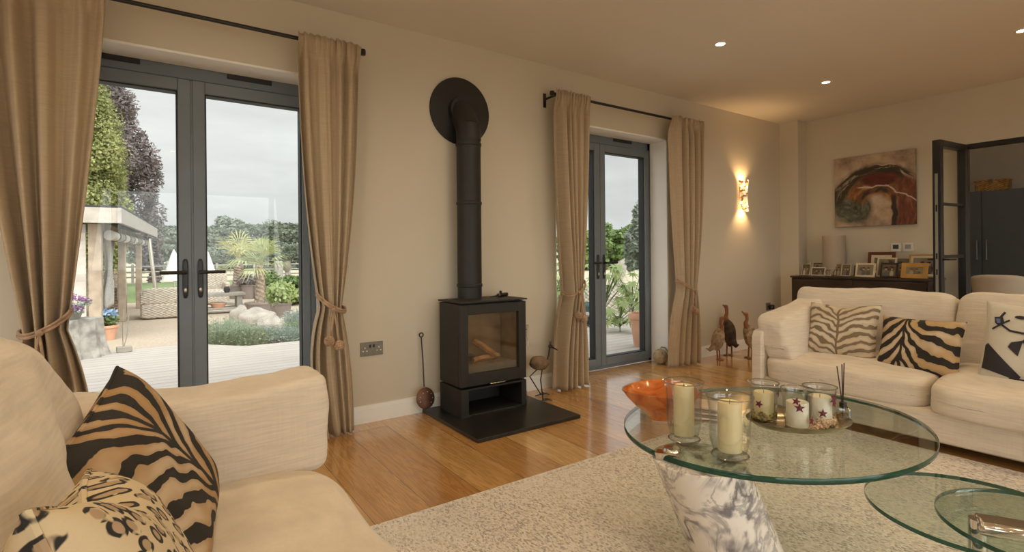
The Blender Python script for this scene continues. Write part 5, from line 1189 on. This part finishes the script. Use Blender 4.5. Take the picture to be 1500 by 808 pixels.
t = thing('cream_parasol', 'furled cream parasol far out on the lawn, right of the door stile', 'parasol', (1.9, 24, G)); MB().lathe([(.42, .45), (.30, .8), (.10, 1.45), (.01, 1.65)], n=12).build('canopy', m_white, t, smooth=False); MB().tube([(0, 0, 0), (0, 0, .5)], .03, 8).build('pole', m_steel, t)
t2 = copytree(t, (.82, 24.2, G)); t2['label'] = 'furled cream parasol far out on the lawn, left of the door stile'; t['group'] = t2['group'] = 'cream parasols on the lawn'

# palms
def palm(label, x, y, th, tr_, n, fl, mat, seed, potr, poth, potm):
    rnd = random.Random(seed); t = thing('potted_palm', label, 'palm', (x, y, G), group='fan palms on the gravel')
    MB().lathe([(potr * .75, 0), (potr, poth), (potr * 1.06, poth), (potr * 1.06, poth + .04), (potr * .9, poth + .04), (.01, poth)], n=24, cap0=True).build('pot', potm, t)
    def tk(u, v): a = 2 * PI * u; r_ = tr_ * (1.15 - .3 * v) * (1 + .10 * math.sin(v * 60 + 3 * a)); return (r_ * math.cos(a) + .03 * math.sin(v * 3), r_ * math.sin(a), poth + (th - poth) * v)
    MB().grid(tk, 16, 40, True).build('trunk', m_bark, t)
    mb = MB()
    for k in range(n):
        az = 2 * PI * k / n * 2.4 + rnd.uniform(-.3, .3); el = rnd.uniform(-.35, 1.35); d = Vector((math.cos(az) * math.cos(el), math.sin(az) * math.cos(el), math.sin(el)))
        o0 = Vector((.03, 0, th)); L1 = fl * rnd.uniform(.30, .45); p = o0 + d * L1; mb.tube([o0, o0 + d * L1 * .5 + Vector((0, 0, .03)), p], .008, 4)
        side = d.cross(Vector((0, 0, 1))).normalized(); up = side.cross(d)
        for j in range(11):
            a = (j - 5) / 5 * 1.15; dd_ = (d * math.cos(a) + side * math.sin(a)).normalized(); L2 = fl * (.66 - .16 * abs(a)); tip = p + dd_ * L2 - Vector((0, 0, .16 * L2 + .22 * L2 * rnd.random())); mid_ = p + dd_ * L2 * .55 + up * .02
            w_ = side.cross(dd_); w_ = (dd_.cross(up)).normalized() * .018
            mb.add([p, mid_ + w_, tip, mid_ - w_], [(0, 1, 2, 3)])
    mb.build('fronds', mat, t, smooth=False); return t
palm('shaggy green fan palm in the middle of the near doors', 2.17, 13.74, 1.15, .10, 18, .86, m_leaf_p, 1, .30, .22, m_pot_b)
palm('yellowing fan palm further back, left of the green one', 2.36, 18.9, 1.22, .15, 14, 1.15, m_leaf_pg, 2, .34, .40, m_pot_b)
def potplant(label, x, y, r_, h, rad, mat, potm, seed, n=500, size=.06, name='potted_plant', grp='potted plants on the gravel'):
    rnd = random.Random(seed); t = thing(name, label, 'potted plant', (x, y, G), group=grp)
    MB().lathe([(r_ * .78, 0), (r_, h), (r_ * 1.07, h), (r_ * 1.07, h + .04), (r_ * .9, h + .04), (.01, h)], n=28, cap0=True).build('pot', potm, t)
    mb = MB(); leaves(mb, (0, 0, h + rad[2] * .75), rad, n, size, rnd, .3, .2, 1.8); mb.build('foliage', mat, t, smooth=False); return t
potplant('leafy green plant in a large brown pot among the boulders', 2.24, 11.6, .20, .36, (.30, .28, .28), m_leaf_f, m_pot_b, 1, 900, .07)
potplant('dark leaved plant in a brown pot left of the green palm', 2.62, 18.5, .22, .42, (.36, .3, .2), m_leaf_c, m_pot_b, 2, 500, .08)
potplant('pale pot with low plant right of the dark leaved one', 2.95, 18.4, .22, .40, (.22, .2, .12), m_leaf_g, m_timber_d, 3, 300, .06)
potplant('brown pot with small shrub behind the palm trunk', 2.95, 17.1, .24, .42, (.32, .3, .3), m_leaf_g, m_pot_b, 4, 500, .07)
# boulders
def rock(label, x, y, r_, seed): 
    o = MB().ell((0, 0, 0), r_, 28, 18, None, .32, seed).build('boulder', m_stone, None, ang=60); o.location = (x, y, G + r_[2] * .72); tag(o, label, 'boulder', 'boulders in the lavender bed')
rock('tall upright boulder at the left of the rock group', 1.42, 11.0, (.20, .18, .24), 1)
rock('largest rounded boulder in front of the palm', 1.66, 10.75, (.34, .26, .21), 2)
rock('small boulder in front of the leafy brown pot', 1.83, 10.25, (.26, .2, .15), 3)
rock('flat pale boulder right of the rock group', 2.35, 10.9, (.36, .2, .10), 4)
# lavender / silver shrubs
def tuft(label, x, y, rx, h, mat, seed, n=420, z0=G, name='lavender_bush', grp='grey green bushes along the deck'):
    rnd = random.Random(seed); t = thing(name, label, 'bush', (x, y, z0), group=grp); mb = MB()
    for k in range(n):
        a = rnd.uniform(0, 2 * PI); q = rx * rnd.random() ** .5; s_ = Vector((q * .6 * math.cos(a), q * .6 * math.sin(a), .02)); l_ = h * rnd.uniform(.6, 1.05) * (1 - .35 * (q / rx) ** 2)
        tip = s_ + Vector((q * .6 * math.cos(a), q * .6 * math.sin(a), l_)) + Vector((rnd.gauss(0, .03), rnd.gauss(0, .03), 0)); sd = Vector((math.sin(a), -math.cos(a), 0)) * rnd.uniform(.004, .008)
        m2 = s_.lerp(tip, .6); mb.add([s_, m2 + sd, tip, m2 - sd], [(0, 1, 2, 3)])
        for f in (.45, .6, .75, .88):
            c_ = s_.lerp(tip, f); d_ = Vector((rnd.gauss(0, 1), rnd.gauss(0, 1), .5)).normalized(); e_ = d_.cross(sd).normalized() * .007; mb.add([c_, c_ + d_ * .02 + e_, c_ + d_ * .045, c_ + d_ * .02 - e_], [(0, 1, 2, 3)])
    mb.build('stems', mat, t, smooth=False)
BU = [(.78, 8.15, .30, .55, 0, 'largest lavender bush just right of the door stile'), (1.12, 8.05, .26, .46, 0, 'second lavender bush from the door stile'), (1.42, 8.3, .26, .36, 1, 'silvery bush in front of the tall boulder'), (1.70, 8.2, .26, .34, 1, 'silvery bush in the middle of the bed'), (1.98, 8.6, .26, .40, 0, 'green bush in front of the flat boulder'), (2.25, 8.3, .28, .42, 1, 'silvery bush at the curtain edge'), (2.1, 9.4, .24, .5, 1, 'taller silvery bush behind the bed at the right'), (1.0, 8.9, .22, .45, 0, 'wispy bush behind the lavender')]
for i, (x, y, r_, h, k, lb_) in enumerate(BU): tuft(lb_, x, y, r_, h, [m_leaf_l, m_leaf_s][k], 70 + i)
clump('border_shrub', 'leafy green shrub behind the rocks at the right of the near doors', 'bush', (3.35, 15.6, .12), G, (.9, .8, .5), 20, 3600, .07, m_leaf_g, 80, 'shrubs at the lawn edge')
clump('border_shrub', 'paler leafy shrub beside the stone post', 'bush', (4.3, 17.2, .1), G, (.9, .8, .5), 20, 3000, .07, m_leaf_f, 81, 'shrubs at the lawn edge')
o = MB().lathe([(.19, 0), (.17, .5), (.19, 1.0), (.16, 1.15)], n=10, cap0=True, cap1=True).build('stone_post', m_timber_d, None); o.location = (4.4, 23.2, G); tag(o, 'standing weathered timber post on the lawn', 'post')
t = thing('stone_urn', 'dark urn on a plinth beside the weathered post', 'urn', (5.6, 27.5, G)); MB().obox((0, 0, .2), (.45, .45, .4)).build('plinth', m_timber_d, t, bevel=.02); MB().lathe([(.12, .4), (.08, .55), (.2, .8), (.16, 1.1), (.2, 1.15)], n=16).build('urn_body', m_pot_b, t)

# deck planting outside far doors
t = thing('wicker_screen', 'low woven willow screen along the far deck', 'screen', (6.6, 6.6, -.08))
MB().box((5.0, 6.95, -.08), (8.4, 7.0, .42)).build('woven_panel', wick('willow', (.34, .29, .23), (.60, .54, .46), 45), t, world=True)
for x in (5.0, 5.85, 6.7, 7.55, 8.4): MB().tube([(x, 6.93, -.08), (x, 6.93, .46)], .025, 8).build('stake', m_timber_d, t, world=True)
def urnpot(label, x, y, r_, h, mat):
    t = thing('garden_pot', label, 'pot', (x, y, -.08), group='large pots on the far deck')
    MB().lathe([(r_ * .66, 0), (r_ * .68, .02), (r_ * .92, h * .82), (r_ * 1.06, h * .84), (r_ * 1.08, h * .90), (r_ * 1.0, h), (r_ * .88, h), (r_ * .84, h * .85), (.01, h * .83)], n=36, cap0=True).build('pot_body', mat, t); return t
urnpot('large terracotta pot at the right pane of the far doors', 4.93, 4.33, .165, .40, m_terra)
urnpot('dark green glazed pot behind the left pane of the far doors', 5.88, 6.20, .155, .34, m_pot_g)
t = thing('round_side_table', 'low dark round garden table at the edge of the left pane', 'table', (5.62, 6.1, -.08)); MB().lathe([(.25, .17), (.26, .18), (.26, .2), (.001, .2)], n=28).build('tabletop', m_timber_d, t); MB().tube([(0, 0, 0), (0, 0, .18)], .03, 8).build('leg', m_black, t)
def fatsia(label, x, y, z, h, n, seed, size=.16, mat=None):
    rnd = random.Random(seed); t = thing('broadleaf_plant', label, 'plant', (x, y, z), group='bright broadleaf plants outside the far doors'); mb = MB(); ms = MB()
    for k in range(n):
        a = rnd.uniform(0, 2 * PI); q = rnd.random() ** .5; hh = h * rnd.uniform(.35, 1.); b_ = Vector((0, 0, hh * .4)); p = Vector((.34 * q * math.cos(a), .34 * q * math.sin(a), hh)); ms.tube([(0, 0, 0), b_, p], .006, 5)
        nrm = (Vector((math.cos(a), math.sin(a), 0)) * .7 + Vector((0, -.3, .7))).normalized(); e1 = nrm.cross(Vector((0, 0, 1))).normalized(); e2 = nrm.cross(e1)
        pts = []
        for j in range(15):
            an = -2.4 + 4.8 * j / 14; rr = size * rnd.uniform(.85, 1.1) * (1. if j % 2 == 0 else .42); pts.append(p + e1 * rr * math.sin(an) + e2 * (rr * math.cos(an)) - Vector((0, 0, .35 * rr)))
        mb.add([p] + pts, [(0, j + 1, j + 2) for j in range(14)])
    ms.build('stems', m_leaf_g, t); mb.build('leaf_blades', mat or m_leaf_f, t, smooth=False)
fatsia('bright lobed leaves low in front of the willow screen', 5.55, 5.3, -.08, .48, 26, 1, .12)
fatsia('tall lobed leaved plant behind the door handles of the far doors', 6.25, 6.3, -.08, 1.0, 26, 2, .14)
fatsia('yellow green lobed plant in the left pane of the far doors', 5.75, 6.7, -.08, 1.0, 24, 3, .14)
fatsia('lobed plant behind the terracotta pot at right', 6.7, 6.1, -.08, .85, 24, 4, .13)
fence('weathered fence beyond the plants in the far doors', ((14, 13.5), (30, 28)), None)
# outside wall skin so that the house reads from outside
struct('wall_outer', MB().box((-2.7, WO, -.3), (D1[0] - .02, WO + .025, 2.9)).box((D1[1] + .02, WO, -.3), (D2[0] - .02, WO + .025, 2.9)).box((D2[1] + .06, WO, -.3), (10, WO + .025, 2.9)).box((D1[0] - .02, WO, ZT + .02), (D1[1] + .02, WO + .025, 2.9)).box((D2[0] - .02, WO, ZT + .02), (D2[1] + .06, WO + .025, 2.9)), plain('render', (.55, .5, .44), .9), smooth=False)
struct('ground_right', MB().box((-60, -60, -.5), (-2.7, 3.58, -.2)).box((-2.7, -60, -.5), (60, -3.6, -.2)).box((10, -3.6, -.5), (60, 3.58, -.2)), m_gravel, smooth=False)

# ---------------------------------------------------------------- world, sun, camera
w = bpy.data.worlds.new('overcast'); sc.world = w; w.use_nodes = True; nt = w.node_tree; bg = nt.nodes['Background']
tc = nt.nodes.new('ShaderNodeTexCoord'); sx = nt.nodes.new('ShaderNodeSeparateXYZ'); nt.links.new(tc.outputs['Generated'], sx.inputs[0])
mp = nt.nodes.new('ShaderNodeMapping'); mp.inputs['Scale'].default_value = (1, 1, 4); nt.links.new(tc.outputs['Generated'], mp.inputs[0])
nz = nt.nodes.new('ShaderNodeTexNoise'); nz.inputs['Scale'].default_value = 2.2; nz.inputs['Detail'].default_value = 5; nz.inputs['Roughness'].default_value = .55; nt.links.new(mp.outputs[0], nz.inputs['Vector'])
r1 = nt.nodes.new('ShaderNodeValToRGB'); e = r1.color_ramp.elements
e[0].position = .0; e[0].color = (.84, .85, .84, 1); e[1].position = 1.; e[1].color = (1.9, 1.95, 2.0, 1); x_ = e.new(.5); x_.color = (.96, .96, .95, 1)
nt.links.new(sx.outputs[2], r1.inputs[0])
r2 = nt.nodes.new('ShaderNodeValToRGB'); r2.color_ramp.elements[0].position = .35; r2.color_ramp.elements[0].color = (.80, .80, .81, 1); r2.color_ramp.elements[1].position = .65; r2.color_ramp.elements[1].color = (1.08, 1.08, 1.07, 1)
nt.links.new(nz.outputs['Fac'], r2.inputs[0])
mx = nt.nodes.new('ShaderNodeMix'); mx.data_type = 'RGBA'; mx.blend_type = 'MULTIPLY'; mx.inputs[0].default_value = 1; nt.links.new(r1.outputs[0], mx.inputs[6]); nt.links.new(r2.outputs[0], mx.inputs[7])
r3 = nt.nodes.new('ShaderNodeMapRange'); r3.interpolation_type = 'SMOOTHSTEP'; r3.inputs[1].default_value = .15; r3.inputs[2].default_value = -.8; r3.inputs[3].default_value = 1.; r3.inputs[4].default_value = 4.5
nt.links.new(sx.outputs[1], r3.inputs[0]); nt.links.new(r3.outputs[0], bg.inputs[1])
nt.links.new(mx.outputs[2], bg.inputs[0])
q = light('sun', 'SUN', (0, 10, 20), .55, (1, .96, .9), angle=.5); q.rotation_euler = (math.radians(42), math.radians(12), 0)

cam = bpy.data.cameras.new('camera'); co = bpy.data.objects.new('camera', cam); COL.objects.link(co); sc.camera = co
F_ = 768.; TH = math.atan(1107 / 768); rl = math.radians(.5)
fw = Vector((math.cos(TH), math.sin(TH), 0)); rt = Vector((math.sin(TH), -math.cos(TH), 0)); up = Vector((0, 0, 1))
rc = rt * math.cos(rl) - up * math.sin(rl); uc = rt * math.sin(rl) + up * math.cos(rl)
M_ = Matrix((rc, uc, -fw)).transposed().to_4x4(); M_.translation = Vector((0, 0, 1.05)); co.matrix_world = M_
cam.sensor_width = 36; cam.lens = F_ / 1500 * 36; cam.shift_y = -32 / 1500; cam.clip_start = .03; cam.clip_end = 400
sc.view_settings.view_transform = 'Standard'; sc.view_settings.look = 'None'; sc.view_settings.gamma = 1; sc.view_settings.exposure = 0; sc.view_settings.use_curve_mapping = False
